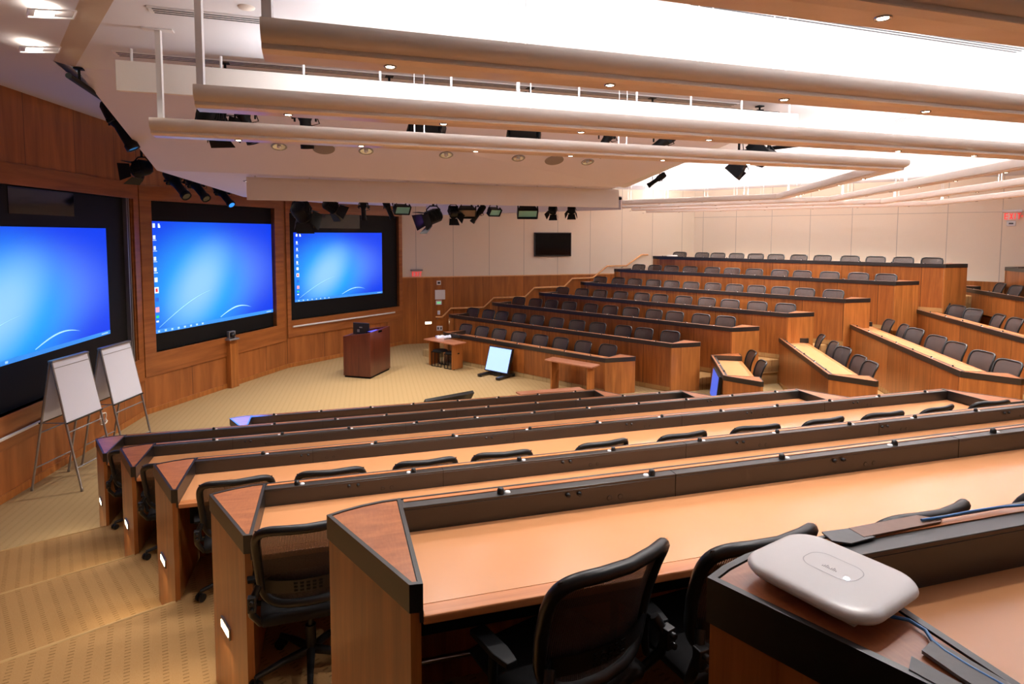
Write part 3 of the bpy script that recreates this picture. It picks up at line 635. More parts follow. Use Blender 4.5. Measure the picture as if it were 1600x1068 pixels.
def beam_light(p, target, power, col, ang):
    d = bpy.data.lights.new('stage_lamp', 'SPOT'); d.energy = power; d.color = col; d.spot_size = math.radians(ang); d.spot_blend = .5; d.shadow_soft_size = .05
    o = bpy.data.objects.new('stage_lamp', d); COL.objects.link(o); o.location = p; o.rotation_euler = (Vector(target)-Vector(p)).to_track_quat('-Z', 'Y').to_euler()
beam_light((-5.75, 12.1, EYE+.35), (*wpt('N', -1.5, nN[1]+.4), .9), 3500, (.03, .2, 1), 16)
beam_light((-1.6, 10.2, EYE+.3), (7.6, 18.3, 2.5), 6000, (.6, .28, 1), 22)
# ---------------------------------------------------------------- things in the ceilings
def on_slope(u, v):
    A = Vector(A0); n = (Vector(A1)-A).cross(Vector(B0)-A).normalized(); o = Vector((0, 0, EYE)); r = Vector(ray(u, v)); t = (A-o).dot(n)/r.dot(n); return o+r*t, n
for i, (u, v) in enumerate([(436, 228), (572, 235), (697, 241), (810, 246), (918, 252)]):
    p, n = on_slope(u, v); 
    if n.z > 0: n = -n
    rt = n.to_track_quat('Z', 'Y').to_euler()
    root = empty('canopy_downlight', p, 0, 'round recessed downlight in the sloping canopy, %s from the left' % ORD[i], 'downlight', 'recessed downlights in the canopy', rot=rt)
    m = MB(); m.lathe([(.075, -.0), (.095, .004), (.1, .012), (.09, .018), (.075, .012), (.06, .004)], n=24); m.build('bezel', MT['alu'], root)
    m = MB(); m.lathe([(0, .001), (.074, .012)], n=24); m.build('reflector', MT['chrome'], root)
    m = MB(); m.lathe([(0, .03), (.02, .026), (.028, .01)], n=16); m.build('bulb', MT['white'], root)
for i, (u, v) in enumerate([(506, 232), (866, 250)]):
    p, n = on_slope(u, v)
    if n.z > 0: n = -n
    rt = n.to_track_quat('Z', 'Y').to_euler()
    m = MB(); m.lathe([(0, .014), (.13, .014), (.14, .01), (.142, 0)], n=28)
    tag(m.build('ceiling_speaker', MT['grille'], loc=p, rot=rt), 'flat grey round speaker in the sloping canopy, %s one' % ['left', 'right'][i], 'speaker', 'round speakers in the canopy')
for i, (x, y) in enumerate([(-4.2, 9.8), (-2.4, 10.6), (-.6, 11.4), (-4.9, 12.2), (-3.0, 13.0), (-1.0, 13.8), (-4.2, 15.2), (-2.4, 16.0)]):  # unseen lights added in the flat canopy to brighten the stage
    root = empty('added_stage_light', (x, y, HF), 0, 'added unseen light in the flat ceiling, brightening the stage', 'downlight', 'added lights over the stage', rot=(math.pi, 0, 0))
    m = MB(); m.lathe([(.07, 0), (.09, .004), (.095, .012), (.085, .016), (.07, .01)], n=20); m.build('bezel', MT['alu'], root)
    m = MB(); m.lathe([(0, .002), (.07, .008)], n=20); m.build('lamp_glass', MT['spotglow'], root)
    spot((x, y, HF-.03), 260, (1, .90, .78), 130, .9, r=.07)
def diffuser(u0, v0, u1, v1, label, w_=.13):
    a = at_z(u0, v0, TOPW); b = at_z(u1, v1, TOPW); L = math.dist(a, b)
    root = empty('linear_diffuser', a, math.atan2(b[1]-a[1], b[0]-a[0]), label, 'air diffuser')
    MB().box(0, L, -w_/2, w_/2, -.012, 0).build('frame', MT['white'], root)
    m = MB()
    for q in (-.33, 0, .33): m.box(.03, L-.03, q*w_-.009, q*w_+.009, -.014, -.011)
    m.build('slots', MT['slot'], root)
diffuser(232, 13, 1355, 131, 'long slotted air diffuser across the ceiling above the upper beam')
diffuser(178, 82, 1150, 163, 'long slotted air diffuser just above the upper cream baffle', .16)
diffuser(1080, 0, 1600, 78, 'slotted air diffuser beside the topmost beam', .13)
diffuser(1352, 209, 1420, 181, 'short slotted air diffuser right of the upper baffle', .16)
diffuser(1470, 218, 1545, 193, 'short slotted air diffuser furthest right on the ceiling', .16)
m = MB(); p = at_z(877, 72, TOPW); m.lathe([(0, -.055), (.035, -.05), (.04, -.02), (.075, -.015), (.085, 0)], n=20)
tag(m.build('smoke_detector', MT['white'], loc=p), 'white smoke detector on the white ceiling', 'smoke detector')
for i, (u, v) in enumerate([(385, 11), (1002, 82), (1430, 127)]):
    p = at_z(u, v, TOPW); m = MB(); m.lathe([(0, -.01), (.055, -.01), (.06, 0)], n=20); tag(m.build('sprinkler_cover', MT['baffle'], loc=p), 'small round sprinkler cover, %s from the left on the white ceiling' % ORD[i], 'sprinkler cover', 'sprinkler covers on the ceiling')
for i, (u, v) in enumerate([(80, 20), (62, 76)]):
    p, n = on_front_ceiling(u, v); rt = n.to_track_quat('Z', 'X').to_euler()
    root = empty('wall_washer', p+n*.002, 0, 'square recessed light over the left screen, %s one' % ['nearer', 'farther'][i], 'recessed light', 'recessed lights in the front ceiling', rot=rt)
    m = MB(); m.box(-.15, .15, -.11, -.10, 0, .012); m.box(-.15, .15, .10, .11, 0, .012); m.box(-.15, -.14, -.10, .10, 0, .012); m.box(.14, .15, -.10, .10, 0, .012); m.build('frame', MT['white'], root)
    MB().box(-.10, .02, -.085, .085, .0, .006).build('lamp_panel', MT['lampglow'], root)
    spot(p+Vector((0, 0, -.12)), 45, (1, .94, .88), 125, .9, (0, 0, 0), .08)

# ---------------------------------------------------------------- desks
def arc(p, q, bulge, n=7):
    out = []
    for i in range(n+1):
        t = i/n; x = p[0]+(q[0]-p[0])*t; y = p[1]+(q[1]-p[1])*t; k = bulge*4*t*(1-t); L = math.dist(p, q); nx, ny = (q[1]-p[1])/L, -(q[0]-p[0])/L; out.append((x+nx*k, y+ny*k))
    return out
def inset(poly, d):
    A = sum(poly[i][0]*poly[(i+1) % len(poly)][1]-poly[(i+1) % len(poly)][0]*poly[i][1] for i in range(len(poly)))
    if A < 0: poly = poly[::-1]
    n = len(poly); out = []
    for i in range(n):
        a, b, c = Vector(poly[i-1]), Vector(poly[i]), Vector(poly[(i+1) % n])
        d0 = (b-a).normalized(); d1 = (c-b).normalized(); n0 = Vector((-d0.y, d0.x)); n1 = Vector((-d1.y, d1.x)); m_ = (n0+n1).normalized(); k = d/max(.25, m_.dot(n0)); out.append((b.x+m_.x*k, b.y+m_.y*k))
    return out
def end_poly(kind, x, o):
    # x: inner edge; o: outward sign; y grows away from the pit
    if kind == 'a':
        A = (x+o*.31, .08); P = arc((x, 0), A, -.012*o if False else 0) if False else [(x, 0), (x+o*.08, .003), (x+o*.17, .022), (x+o*.25, .05), A]
        return P+[(x+o*.045, .68), (x, .685)]
    return [(x, 0), (x+o*.04, 0), (x+o*.44, .64), (x+o*.42, .69), (x, .69)]
def desk(b, k, xl, xr, kl, kr, ztop, zfloor, zfront, nfront, label, mics=(), detail=True, lights=True, toe=True):
    """local x = -s along the row, local y away from the pit; xl<xr inner edges of the two end blocks"""
    X = (-D_[b][0], -D_[b][1]); ang = math.atan2(X[1], X[0]); o_ = wpt(b, -xl, nfront)
    root = empty('classroom_desk', (o_[0], o_[1], zfloor), ang, label, 'desk', 'curved tiers of classroom desks')
    W = xr-xl; T = ztop-zfloor; zf = zfront-zfloor+(.12 if toe else 0)
    m = MB(); m.box(0, W, .018, .045, zf, T-.095); m.build('front_panel', MT['desk_wood'], root)
    if toe:
        m = MB(); m.box(-.0, W, .03, .05, zfront-zfloor, zf); m.build('toe_riser', MT['carpet'], root)
    # cable channel
    m = MB(); m.box(0, W, 0, .012, T-.095, T+.004); m.box(0, W, .012, .095, T-.012, T); m.box(0, W, .083, .095, T-.125, T-.012); m.box(0, W, .012, .083, T-.095, T-.08); ch = m.build('trim_channel', MT['trim'], root, bevel=.0015, seg=1)
    m = MB(); m.box(.01, W-.01, .016, .042, T, T+.003); m.build('wood_strip', MT['edge_wood'], root)
    if detail:
        x = 1.83; m = MB()
        while x < W: m.box(x-.0015, x+.0015, .0945, .0965, T-.11, T); m.box(x-.0015, x+.0015, .043, .095, T-.001, T+.0012); x += 1.83
        if m.v: m.build('joint_line', MT['blackmatte'], root)
    m = MB(); m.box(0, W, .09, .615, T-.14, T-.11); m.build('worktop', MT['desktop'], root)
    m = MB(); m.box(0, W, .615, .685, T-.142, T-.109); m.build('worktop_edge', MT['edge_wood'], root, bevel=.006)
    if detail:
        m = MB(); m.box(.0, W, .30, .33, T-.42, T-.14); m.build('modesty_rail', MT['blackmatte'], root)
        m = MB(); m.cyl((.02, .27, .27), (W-.02, .27, .27), .012, n=8); m.build('foot_rail', MT['chrome'], root)
    for (x, o, kd) in ((0, -1, kl), (W, 1, kr)):
        if not kd: continue
        P = end_poly(kd, x, o)
        pm = MB().prism(inset(P, .006), zfront-zfloor, T-.095); ped = pm.build('end_pedestal', MT['end_wood'], root)
        if detail and kd == 'a' and b == 'N' and lights:
            # step light low on the aisle face
            a_ = Vector((x+o*.31, .08)); b__ = Vector((x+o*.045, .68)); d = (b__-a_).normalized(); nr = Vector((-d.y, d.x))
            if nr.x*o < 0: nr = -nr
            c = a_+d*.27; M_ = Matrix(((d.x, nr.x, 0, c.x), (d.y, nr.y, 0, c.y), (0, 0, 1, .15), (0, 0, 0, 1)))
            s = MB().box(-.085, .085, -.008, .004, -.034, .034); s.xf(M_); sl = s.build('step_light', MT['alu'], root, bevel=.002); wp = Matrix.Translation((o_[0], o_[1], zfloor)) @ Matrix.Rotation(ang, 4, 'Z') @ M_ @ Vector((0, .03, 0)); nw = Matrix.Rotation(ang, 3, 'Z') @ Vector((nr.x, nr.y, -.35)); la = area('step_lamp', wp, .14, .04, 5, (1, .86, .66), nw.to_track_quat('-Z', 'Z').to_euler())
            s = MB().box(-.07, .07, .004, .006, -.02, .02); s.xf(M_); s.build('lamp_glass', MT['steplight'], sl)
        m = MB(); m.prism(P, T-.095, T-.004); 
        Pi = inset(P, .016)
        # raised rim
        if sum(P[i][0]*P[(i+1) % len(P)][1]-P[(i+1) % len(P)][0]*P[i][1] for i in range(len(P))) < 0: P = P[::-1]
        n = len(P); vs = [(p[0], p[1], T-.004) for p in P]+[(p[0], p[1], T+.004) for p in P]+[(p[0], p[1], T+.004) for p in Pi]+[(p[0], p[1], T-.004) for p in Pi]
        fs = []
        for i in range(n):
            j = (i+1) % n; fs += [(i, j, n+j, n+i), (n+i, n+j, 2*n+j, 2*n+i), (2*n+i, 2*n+j, 3*n+j, 3*n+i)]
        m.add(vs, fs); m.box(min(x, x+o*-.001), max(x, x+o*.012), .095, .685, T-.13, T-.09)
        cp = m.build('end_cap', MT['trim'], root)
        MB().prism(inset(Pi, .003), T-.006, T+.001).build('cap_inlay', MT['cap_wood'], cp)
    for i, xm in enumerate(mics):
        x = xm-xl
        if x < .05 or x > W-.05: continue
        m = MB(); m.lathe([(0, .028), (.008, .0265), (.014, .021), (.016, .013), (.0165, 0)], (x, .068, T), 14); mc = m.build('microphone', MT['black'], root)
        g = .032 if i % 2 else -.032
        m = MB(); m.lathe([(0, .006), (.012, .006), (.014, .0)], (x+g, .068, T), 14); m.build('talk_button', MT['white'], mc)
        if b == 'N' and i % 2 == 0 and k >= 3:
            for q in (-.028, .028):
                if x > .5: m = MB(); m.lathe([(0, .014), (.010, .014), (.012, 0)], (x-.34+q, .095, T-.035), 10, 'y'); m.build('headset_socket', MT['black'], root)
                if x > .8: m = MB(); m.lathe([(.010, .0965), (.013, .0965), (.013, .095)], (x-.55+q, 0, T-.075), 12, 'y'); m.build('outlet_ring', MT['black'], root)
    return root
mu = {6: [782, 1018, 1221, 1397, 1551], 5: [464, 646, 811, 958, 1093, 1214, 1327, 1429, 1524], 4: [411, 587, 708, 828, 933, 1034, 1126, 1214, 1296, 1373, 1445], 3: [334, 441, 545, 651, 742, 835, 917, 998, 1072, 1144, 1211], 2: [334, 429, 524, 604, 690, 763, 837, 906, 973, 1030], 1: [428, 502, 579, 646, 715, 779, 840, 899], 7: []}
for k in range(1, 8):
    mics = [-s_at(u, 'N', nN[k]+.065, ZC[k]) for u in mu[k]]
    lab = ['', 'frontmost near desk row with blue-lit end, behind it the stage floor', 'near desk row with a violet-lit triangular end cap at its left', 'near desk row, third up from the stage, red-brown end cap', 'near desk row, fourth up from the stage, chair behind its left end', 'near desk row, fifth up, directly beyond the large foreground desk', 'large foreground desk row with wide tan worktop across the lower view', 'nearest desk at lower right carrying the white access point'][k]
    desk('N', k, -srN[k], -siN[k], 'b', 'a', ZC[k], ZF[k], ZF[k-1] if k > 1 else 0, nN[k], lab, mics)
for k in range(1, 8):
    L_ = -sFr[k]-.0
    lab = 'far bank desk row, %s up from the stage, facing the camera' % ORD[k-1]
    sp_ = .76
    mics = [-(sFr[k]+.45+sp_*i) for i in range(12)]
    desk('F', k, -(sFl[k]-.31), -sFr[k]-.04+.0, 'a', 'b', ZC[k], ZF[k], ZF[k-1] if k > 1 else 0, nF[k], lab, mics, detail=False)
MZ = [0]+ZC[1:5]+[EYE-1.40, EYE-.838]
MFL = [0]+ZF[1:5]+[EYE-1.40-.84, EYE-.838-.84]
for k in range(1, 7):
    lab = ['', 'shortest middle bank desk, two chairs, beside the upright monitor', 'middle bank desk with five chairs, second up', 'middle bank desk with seven visible chairs, third up', 'middle bank desk at right edge, fourth up', 'middle bank desk at right edge under the exit sign, fifth up', 'topmost middle bank desk, only its left corner in view'][k]
    mics = [-(sMn[k]+.4+.76*i) for i in range(14)]
    desk('M', k, -(sMf[k]-.04), -(sMn[k]+.04), 'b', 'b', MZ[k], MFL[k], ZF[k-1] if k > 1 else 0, nM[k], lab, mics, detail=False)

# ---------------------------------------------------------------- chairs
def back_pt(a, b):
    w_ = .222+.03*b; x = a*w_
    y = .235+.115*b**1.3-.055*a*a+.02*math.sin(b*math.pi)*-1; z = .53+.435*b+.012*a*a*b
    return (x, y, z)
def make_chair(name, detail):
    root = empty(name, (0, 0, 0), 0, 'x', 'chair')
    path = []
    n = 44
    for i in range(n):
        t = 2*math.pi*i/n; c, s = math.cos(t), math.sin(t); e = .42
        a = math.copysign(abs(c)**e, c); b = (math.copysign(abs(s)**e, s)+1)/2; path.append(back_pt(a, b))
    m = MB(); m.tube(path, .023 if detail else .018, 10 if detail else 6, closed=True, flat=1.0)
    m.build('back_frame', MT['black'], root)
    m = MB(); nu, nv = (14, 10) if detail else (6, 4); vs = []
    for j in range(nv+1):
        for i in range(nu+1):
            a = -1+2*i/nu; b = j/nv
            kx = .965; 
            vs.append(back_pt(a*kx, .03+.94*b))
    m.add(vs, [(j*(nu+1)+i, j*(nu+1)+i+1, (j+1)*(nu+1)+i+1, (j+1)*(nu+1)+i) for j in range(nv) for i in range(nu)], True); m.build('mesh_panel', MT['mesh'], root)
    if detail:
        m = MB(); vs = []
        for j in range(5):
            for i in range(13):
                p = back_pt((-1+2*i/12)*.9, .16+.16*j/4-.05*((-1+2*i/12)**2)*0+.05*(1-abs(-1+2*i/12))*0); vs.append((p[0], p[1]+.022, p[2]))
        for v in list(vs): vs.append((v[0], v[1]+.006, v[2]))
        q = 65
        fs = [(j*13+i, j*13+i+1, (j+1)*13+i+1, (j+1)*13+i) for j in range(4) for i in range(12)]; fs += [tuple(x+q for x in f)[::-1] for f in fs]
        m.add(vs, fs, True); lb = m.build('lumbar_band', MT['black'], root)
        m = MB()
        for r_ in range(3):
            for i in range(5):
                p = back_pt((i-2)*.13, .19+r_*.045); m.box(p[0]-.009, p[0]+.009, p[1]+.028, p[1]+.032, p[2]-.004, p[2]+.004)
        m.build('vent_slots', MT['blackmatte'], lb)
    m = MB()
    sp = []
    for j in range(9):
        for i in range(9):
            a, b = -1+i/4, -1+j/4; e = max(abs(a), abs(b)); sp.append((a*.245*(1-.06*b*b), -.02+b*.235, .475-.02*(abs(a)**4)-.03*(max(0, -b)**4)))
    q = len(sp); sp += [(x*.97, y*.97, .415) for x, y, z in sp]
    fs = [(j*9+i, j*9+i+1, (j+1)*9+i+1, (j+1)*9+i) for j in range(8) for i in range(8)]
    fs += [tuple(x+q for x in f)[::-1] for f in fs]
    for i in range(8):
        fs += [(i, q+i, q+i+1, i+1), (72+i+1, 72+i+1+q, 72+i+q, 72+i), (i*9+9, i*9+9+q, i*9+q, i*9), (i*9+8, i*9+8+q, i*9+17+q, i*9+17)]
    m.add(sp, fs, True); m.build('seat', MT['seatfab'], root)
    if detail:
        for s in (-1, 1):
            m = MB(); m.tube([(s*.235, .245, .66), (s*.262, .275, .60), (s*.268, .25, .52), (s*.235, .19, .43), (s*.12, .08, .395), (0, .02, .39)], [.017, .019, .018, .017, .016, .015], 8); br = m.build('back_bracket', MT['black'], root)
            m = MB(); m.box(s*.262-.02, s*.262+.02, .262, .302, .555, .63); m.lathe([(0, .02), (.012, .02), (.012, 0)], (s*.262, .30, .575), 10, 'y'); m.lathe([(0, .02), (.012, .02), (.012, 0)], (s*.262, .30, .61), 10, 'y'); m.build('bracket_clamp', MT['black'], br, bevel=.004)
            m = MB(); m.tube([(s*.22, 0, .42), (s*.275, .0, .43), (s*.285, .0, .50), (s*.28, 0, .60)], [.016, .016, .018, .018], 8)
            m.prism([(s*.28-.03, -.11), (s*.28+.03, -.11), (s*.28+.032, .04), (s*.28+.02, .11), (s*.28-.02, .11), (s*.28-.032, .04)], .60, .622); m.build('armrest', MT['blackmatte'], root, bevel=.008)
    m = MB(); m.cyl((0, 0, .1), (0, 0, .26), .028, n=10); m.cyl((0, 0, .24), (0, 0, .39), .016, n=8); m.box(-.08, .08, -.1, .1, .375, .415); m.build('gas_column', MT['black'], root)
    m = MB(); ends = []
    for i in range(5):
        t = 2*math.pi*i/5+.3; c, s = math.cos(t), math.sin(t); m.tube([(c*.02, s*.02, .12), (c*.15, s*.15, .105), (c*.29, s*.29, .075)], [.026, .02, .015], 6); ends.append((c*.29, s*.29, t))
    m.build('star_base', MT['black'], root)
    if detail:
        for (x, y, t) in ends:
            m = MB(); ax = Vector((-math.sin(t+.5), math.cos(t+.5), 0))
            for q in (-.017, .017): p = Vector((x, y, .030))+ax*q; m.cyl(p-ax*.008, p+ax*.008, .03, n=12)
            m.cyl((x, y, .04), (x, y, .08), .008, n=6); m.build('caster', MT['black'], root)
    else:
        m = MB()
        for (x, y, t) in ends: m.cyl((x-.02, y, .028), (x+.02, y, .028), .028, n=8)
        m.build('casters', MT['black'], root)
    regkids(root); return root
protoD = make_chair('office_chair', True); protoS = make_chair('office_chair', False)
usedD = [False, False]
NCH = [0]
def put_chair(b, k, s, q, zf, label, detail, yaw=0, group=None):
    n = nN[k] if b == 'N' else (nF[k] if b == 'F' else nM[k])
    X = (-D_[b][0], -D_[b][1]); ang = math.atan2(X[1], X[0])+yaw; p = wpt(b, s, n+q)
    pr = protoD if detail else protoS; idx = 0 if detail else 1
    if not usedD[idx]:
        usedD[idx] = True; pr.location = (p[0], p[1], zf); pr.rotation_euler = (0, 0, ang); pr['label'] = label; pr['group'] = group; o = pr
    else: o = dup(pr, (p[0], p[1], zf), (0, 0, ang), label, group)
    NCH[0] += 1; return o
QC = .60
# near bank
NC = {7: [], 6: [(915, .32), (1168, .12), (1418, .10), (1660, -.05)], 5: [(478, .02)], 4: [(365, .08), (517, .0), (663, .03), (786, -.04), (935, .10), (1062, .06), (1181, -.05), (1281, .08), (1377, .0), (1456, .15), (1545, -.05)], 3: [(272, .05)], 2: [(215, .0)]}
gN = 'black mesh chairs of the near bank'
for k in (6, 5, 4, 3, 2):
    lst = [(s_at(u, 'N', nN[k]+QC+.28, ZF[k]+.95), yw) for u, yw in NC[k]]
    if k in (5, 3, 2):
        s = lst[0][0]
        while s+.78 < srN[k]-.1: s += .765; lst.append((s, random.uniform(-.1, .1)))
    for i, (s, yw) in enumerate(lst):
        rown = {6: 'the large foreground desk', 5: 'the fifth near desk row', 4: 'the fourth near desk row', 3: 'the third near desk row', 2: 'the second near desk row'}[k]
        put_chair('N', k, s, QC+{6: .04, 5: .0, 4: .03, 3: .12, 2: .12}[k], ZF[k], 'black mesh swivel chair, %s from the left behind %s' % (ORD[i], rown), True, yw, gN)
FC = {1: [728, 754, 781, 811, 845, 876, 911, 950], 2: [740, 764, 785, 812, 840, 870, 903, 935, 974, 1007, 1048], 3: [812, 838, 862, 891, 923, 954, 987, 1022, 1055, 1095, 1135],
      4: [880, 910, 939, 970, 1004, 1032, 1069, 1105, 1142, 1185, 1228], 5: [939, 966, 993, 1022, 1051, 1081, 1114, 1148, 1183, 1219, 1258, 1302],
      6: [998, 1023, 1050, 1078, 1113, 1144, 1180, 1218, 1254, 1297, 1343, 1386], 7: [1063, 1097, 1122, 1151, 1182, 1214, 1248, 1285, 1328, 1368, 1412, 1457]}
gF = 'grey-rimmed black mesh chairs of the far bank'
for k, us in FC.items():
    for i, u in enumerate(us):
        s = s_at(u, 'F', nF[k]+QC+.28, ZF[k]+.95)
        put_chair('F', k, s, QC+.02, ZF[k], 'black mesh chair, %s from the left in far bank row %s from the stage' % (ORD[i], ORD[k-1]), False, random.uniform(-.06, .1), gF)
MC = {1: [1172, 1187], 2: [1279, 1299, 1317, 1340, 1357], 3: [1386, 1408, 1430, 1464, 1494, 1536, 1577], 4: [1473, 1496, 1522, 1556, 1583], 5: [1559, 1585]}
gM = 'black mesh chairs of the middle bank'
for k, us in MC.items():
    for i, u in enumerate(us):
        s = s_at(u, 'M', nM[k]+QC+.26, MFL[k]+.8)
        put_chair('M', k, s, QC+.03, MFL[k], 'black mesh chair, %s from the left at middle bank desk %s up' % (ORD[i], ORD[k-1]), False, random.choice((-.1, .0, .12, .3)), gM)

# ---------------------------------------------------------------- projection screens
def screen(p0, p1, o, disp, label, rails=False, tray=None, win=False, icons=True, strength=1.0, dmat=None):
    x0, x1, z0, z1 = o; root = empty('projection_screen', (p0[0], p0[1], 0), wallframe(p0, p1), label, 'screen', 'wall-sized projection screens')
    MB().box(x0, x1, .09, .30, z0, z1).build('masking_panel', MT['blackmatte'], root)
    m = MB(); m.box(x0, x1, .0, .2, z0-.02, z0); m.box(x1, x1+.01, .0, .3, z0, z1); m.box(x0-.01, x0, 0, .3, z0, z1); m.box(x0, x1, 0, .2, z1, z1+.02); m.build('reveal', MT['wall_wood_h'], root)
    dx0, dx1, dz0, dz1 = disp
    cx, cz, w_, h_ = (dx0+dx1)/2, (dz0+dz1)/2, dx1-dx0, dz1-dz0
    mt = desktop_screen('desktop_image', cx, cz, w_, h_, strength)
    d = MB().box(dx0, dx1, .078, .09, dz0, dz1).build('display', mt, root)
    # taskbar and icons, curved light lines
    ic = MB(); mi = emit('icon_white', (215, 235, 250), strength); y = .074
    def rect(m_, a, b, c, e): m_.add([(dx0+a*w_, y, dz1-c*h_), (dx0+b*w_, y, dz1-c*h_), (dx0+b*w_, y, dz1-e*h_), (dx0+a*w_, y, dz1-e*h_)], [(0, 3, 2, 1)])
    if icons:
        for gq in ([(.02, .036, .02, .058)], [(.055, .066, .02, .058), (.055, .07, .036, .058)], [(.02, .036, .125, .16), (.018, .042, .167, .172)], [(.022, .036, .22, .255), (.018, .044, .262, .267)], [(.02, .036, .315, .35), (.018, .042, .357, .362)], [(.02, .036, .41, .445), (.018, .044, .455, .46)], [(.02, .04, .50, .54)], [(.018, .045, .585, .64)], [(.022, .038, .885, .90)]):
            ic = MB()
            for g_ in gq: rect(ic, *g_)
            ic.build('desktop_icon', mi, root)
        m = MB(); y = .072; rect(m, .024, .038, .597, .628); m.build('red_icon', emit('icon_red', (215, 50, 60), strength), root)
        m = MB(); rect(m, .02, .042, .68, .715); m.build('blue_icon', emit('icon_blue', (40, 90, 190), strength), root)
        m = MB(); rect(m, .02, .044, .765, .81); m.build('pink_icon', emit('icon_pink', (225, 150, 165), strength), root)
        m = MB(); rect(m, .022, .040, .84, .862); m.build('green_icon', emit('icon_green', (50, 190, 110), strength), root)
    y = .076; m = MB(); rect(m, 0, 1, .965, 1.0); m.build('taskbar', emit('taskbar_blue', (50, 130, 215), strength*.9), root)
    y = .074; mpale = emit('icon_pale', (150, 190, 235), strength)
    for q in range(8): m = MB(); rect(m, .03+q*.045, .044+q*.045, .974, .992); m.build('taskbar_icon', mpale, root)
    m = MB(); rect(m, .93, .98, .978, .988); m.build('taskbar_clock', mpale, root)
    m = MB()
    def ribbon(pts, wd):
        vs = []
        for i, (a, c) in enumerate(pts):
            t = i/(len(pts)-1); ww = wd*math.sin(math.pi*min(1, .15+t*.85))
            vs += [(dx0+a*w_, .075, dz1-(c-ww)*h_), (dx0+a*w_, .075, dz1-(c+ww)*h_)]
        m.add(vs, [(2*i, 2*i+2, 2*i+3, 2*i+1) for i in range(len(pts)-1)])
    ribbon([(.04+.4*t, .95-.30*math.sin(t*1.3)) for t in [i/14 for i in range(15)]], .003)
    ribbon([(.5+.28*t, .95-.085*math.sin(t*2.5)) for t in [i/14 for i in range(15)]], .007)
    m.build('light_swirl', emit('swirl_pale', (150, 205, 255), strength), root)
    if rails:
        m = MB()
        for q, c in ((x1-.16, 0), (x1-.09, 0)): m.box(q-.02, q+.02, .02, .09, z0, z1)
        m.build('track_rail', MT['alu'], root)
        m = MB().box(x1-.035, x1, .01, .09, z0, z1); m.build('side_panel', MT['wall_wood_h'], root)
    if tray:
        m = MB(); m.box(tray[0], tray[1], -.07, -.025, tray[2]-.02, tray[2]); m.cyl((tray[0], -.06, tray[2]+.005), (tray[1], -.06, tray[2]+.005), .018, n=8); m.build('marker_tray', MT['white'], root)
    if win:
        a, bb, c, e = win; MB().box(a, bb, .082, .09, c, e).build('camera_window', MT['glassblack'], root)
    return root
dL = (at_wall(-130, 430, C0, C1)[0], at_wall(176, 440, C0, C1)[0], at_wall(180, 520.5, C0, C1)[1], at_wall(171, 356.5, C0, C1)[1])
S1 = screen(C0, C1, oL, dL, 'blue-lit wall screen at the left edge behind the easels', True, (oL[0]+1.0, oL[1]-.9, oL[2]-.28), (at_wall(22, 300, C0, C1)[0], at_wall(123, 300, C0, C1)[0], at_wall(123, 338, C0, C1)[1], at_wall(110, 298, C0, C1)[1]), icons=False, strength=.88)
x_, z_ = at_wall(237, 343, C1, C2); x2_, z2_ = at_wall(427, 350, C1, C2); zb_ = at_wall(430.8, 487.4, C1, C2)[1]
S2 = screen(C1, C2, oC, (oC[0]+.03, at_wall(429, 420, C1, C2)[0]-.0, zb_, z2_), 'blue-lit middle wall screen showing a computer desktop', strength=.88)
x_, z_ = at_wall(460.5, 363, C2, C3); x2_, _ = at_wall(599.8, 420, C2, C3); zb_ = at_wall(599.6, 458, C2, C3)[1]
S3 = screen(C2, C3, oR, (x_+.02, x2_, zb_, z_), 'smaller blue-lit wall screen at right with projection booth window', False, (oR[0]+.02, oR[1]-.25, oR[2]-.17), (at_wall(492, 340, C2, C3)[0], at_wall(565, 345, C2, C3)[0], at_wall(562, 357, C2, C3)[1], at_wall(560, 336, C2, C3)[1]), strength=.88)

# ---------------------------------------------------------------- podium and its things
pL = at_z(537, 589, 0); pM = at_z(579, 592, 0); pR = at_z(610, 577, 0); pB_ = (pL[0]+pR[0]-pM[0], pL[1]+pR[1]-pM[1], 0)
hts = [1.05, 1.17, 1.19, 1.07]
root = empty('podium', (pL[0], pL[1], 0), 0, 'dark mahogany lectern standing on the stage carpet', 'podium')
m = MB(); P = [(p[0]-pL[0], p[1]-pL[1]) for p in (pL, pM, pR, pB_)]
c_ = (sum(p[0] for p in P)/4, sum(p[1] for p in P)/4)
Pin = [((p[0]-c_[0])*.95+c_[0], (p[1]-c_[1])*.95+c_[1]) for p in P]
m.add([(*Pin[i], 0) for i in range(4)]+[(*Pin[i], .06) for i in range(4)], [(0, 1, 5, 4), (1, 2, 6, 5), (2, 3, 7, 6), (3, 0, 4, 7), (3, 2, 1, 0)]); m.build('plinth', MT['blackmatte'], root)
m = MB(); m.add([(*P[i], .05) for i in range(4)]+[(*P[i], hts[i]) for i in range(4)], [(0, 1, 5, 4), (1, 2, 6, 5), (2, 3, 7, 6), (3, 0, 4, 7), (3, 2, 1, 0)])
Pi = [((p[0]-c_[0])*.9+c_[0], (p[1]-c_[1])*.9+c_[1]) for p in P]
m.add([(*P[i], hts[i]) for i in range(4)]+[(*Pi[i], hts[i]) for i in range(4)]+[(*Pi[i], hts[i]-.07) for i in range(4)], [(i, (i+1) % 4, 4+(i+1) % 4, 4+i) for i in range(4)]+[(4+i, 4+(i+1) % 4, 8+(i+1) % 4, 8+i) for i in range(4)])
m.build('cabinet', MT['mahog'], root, bevel=.003)
m = MB(); m.add([(*Pi[i], hts[i]-.05) for i in range(4)], [(0, 1, 2, 3)]); m.build('slanted_top', MT['glassblack'], root)
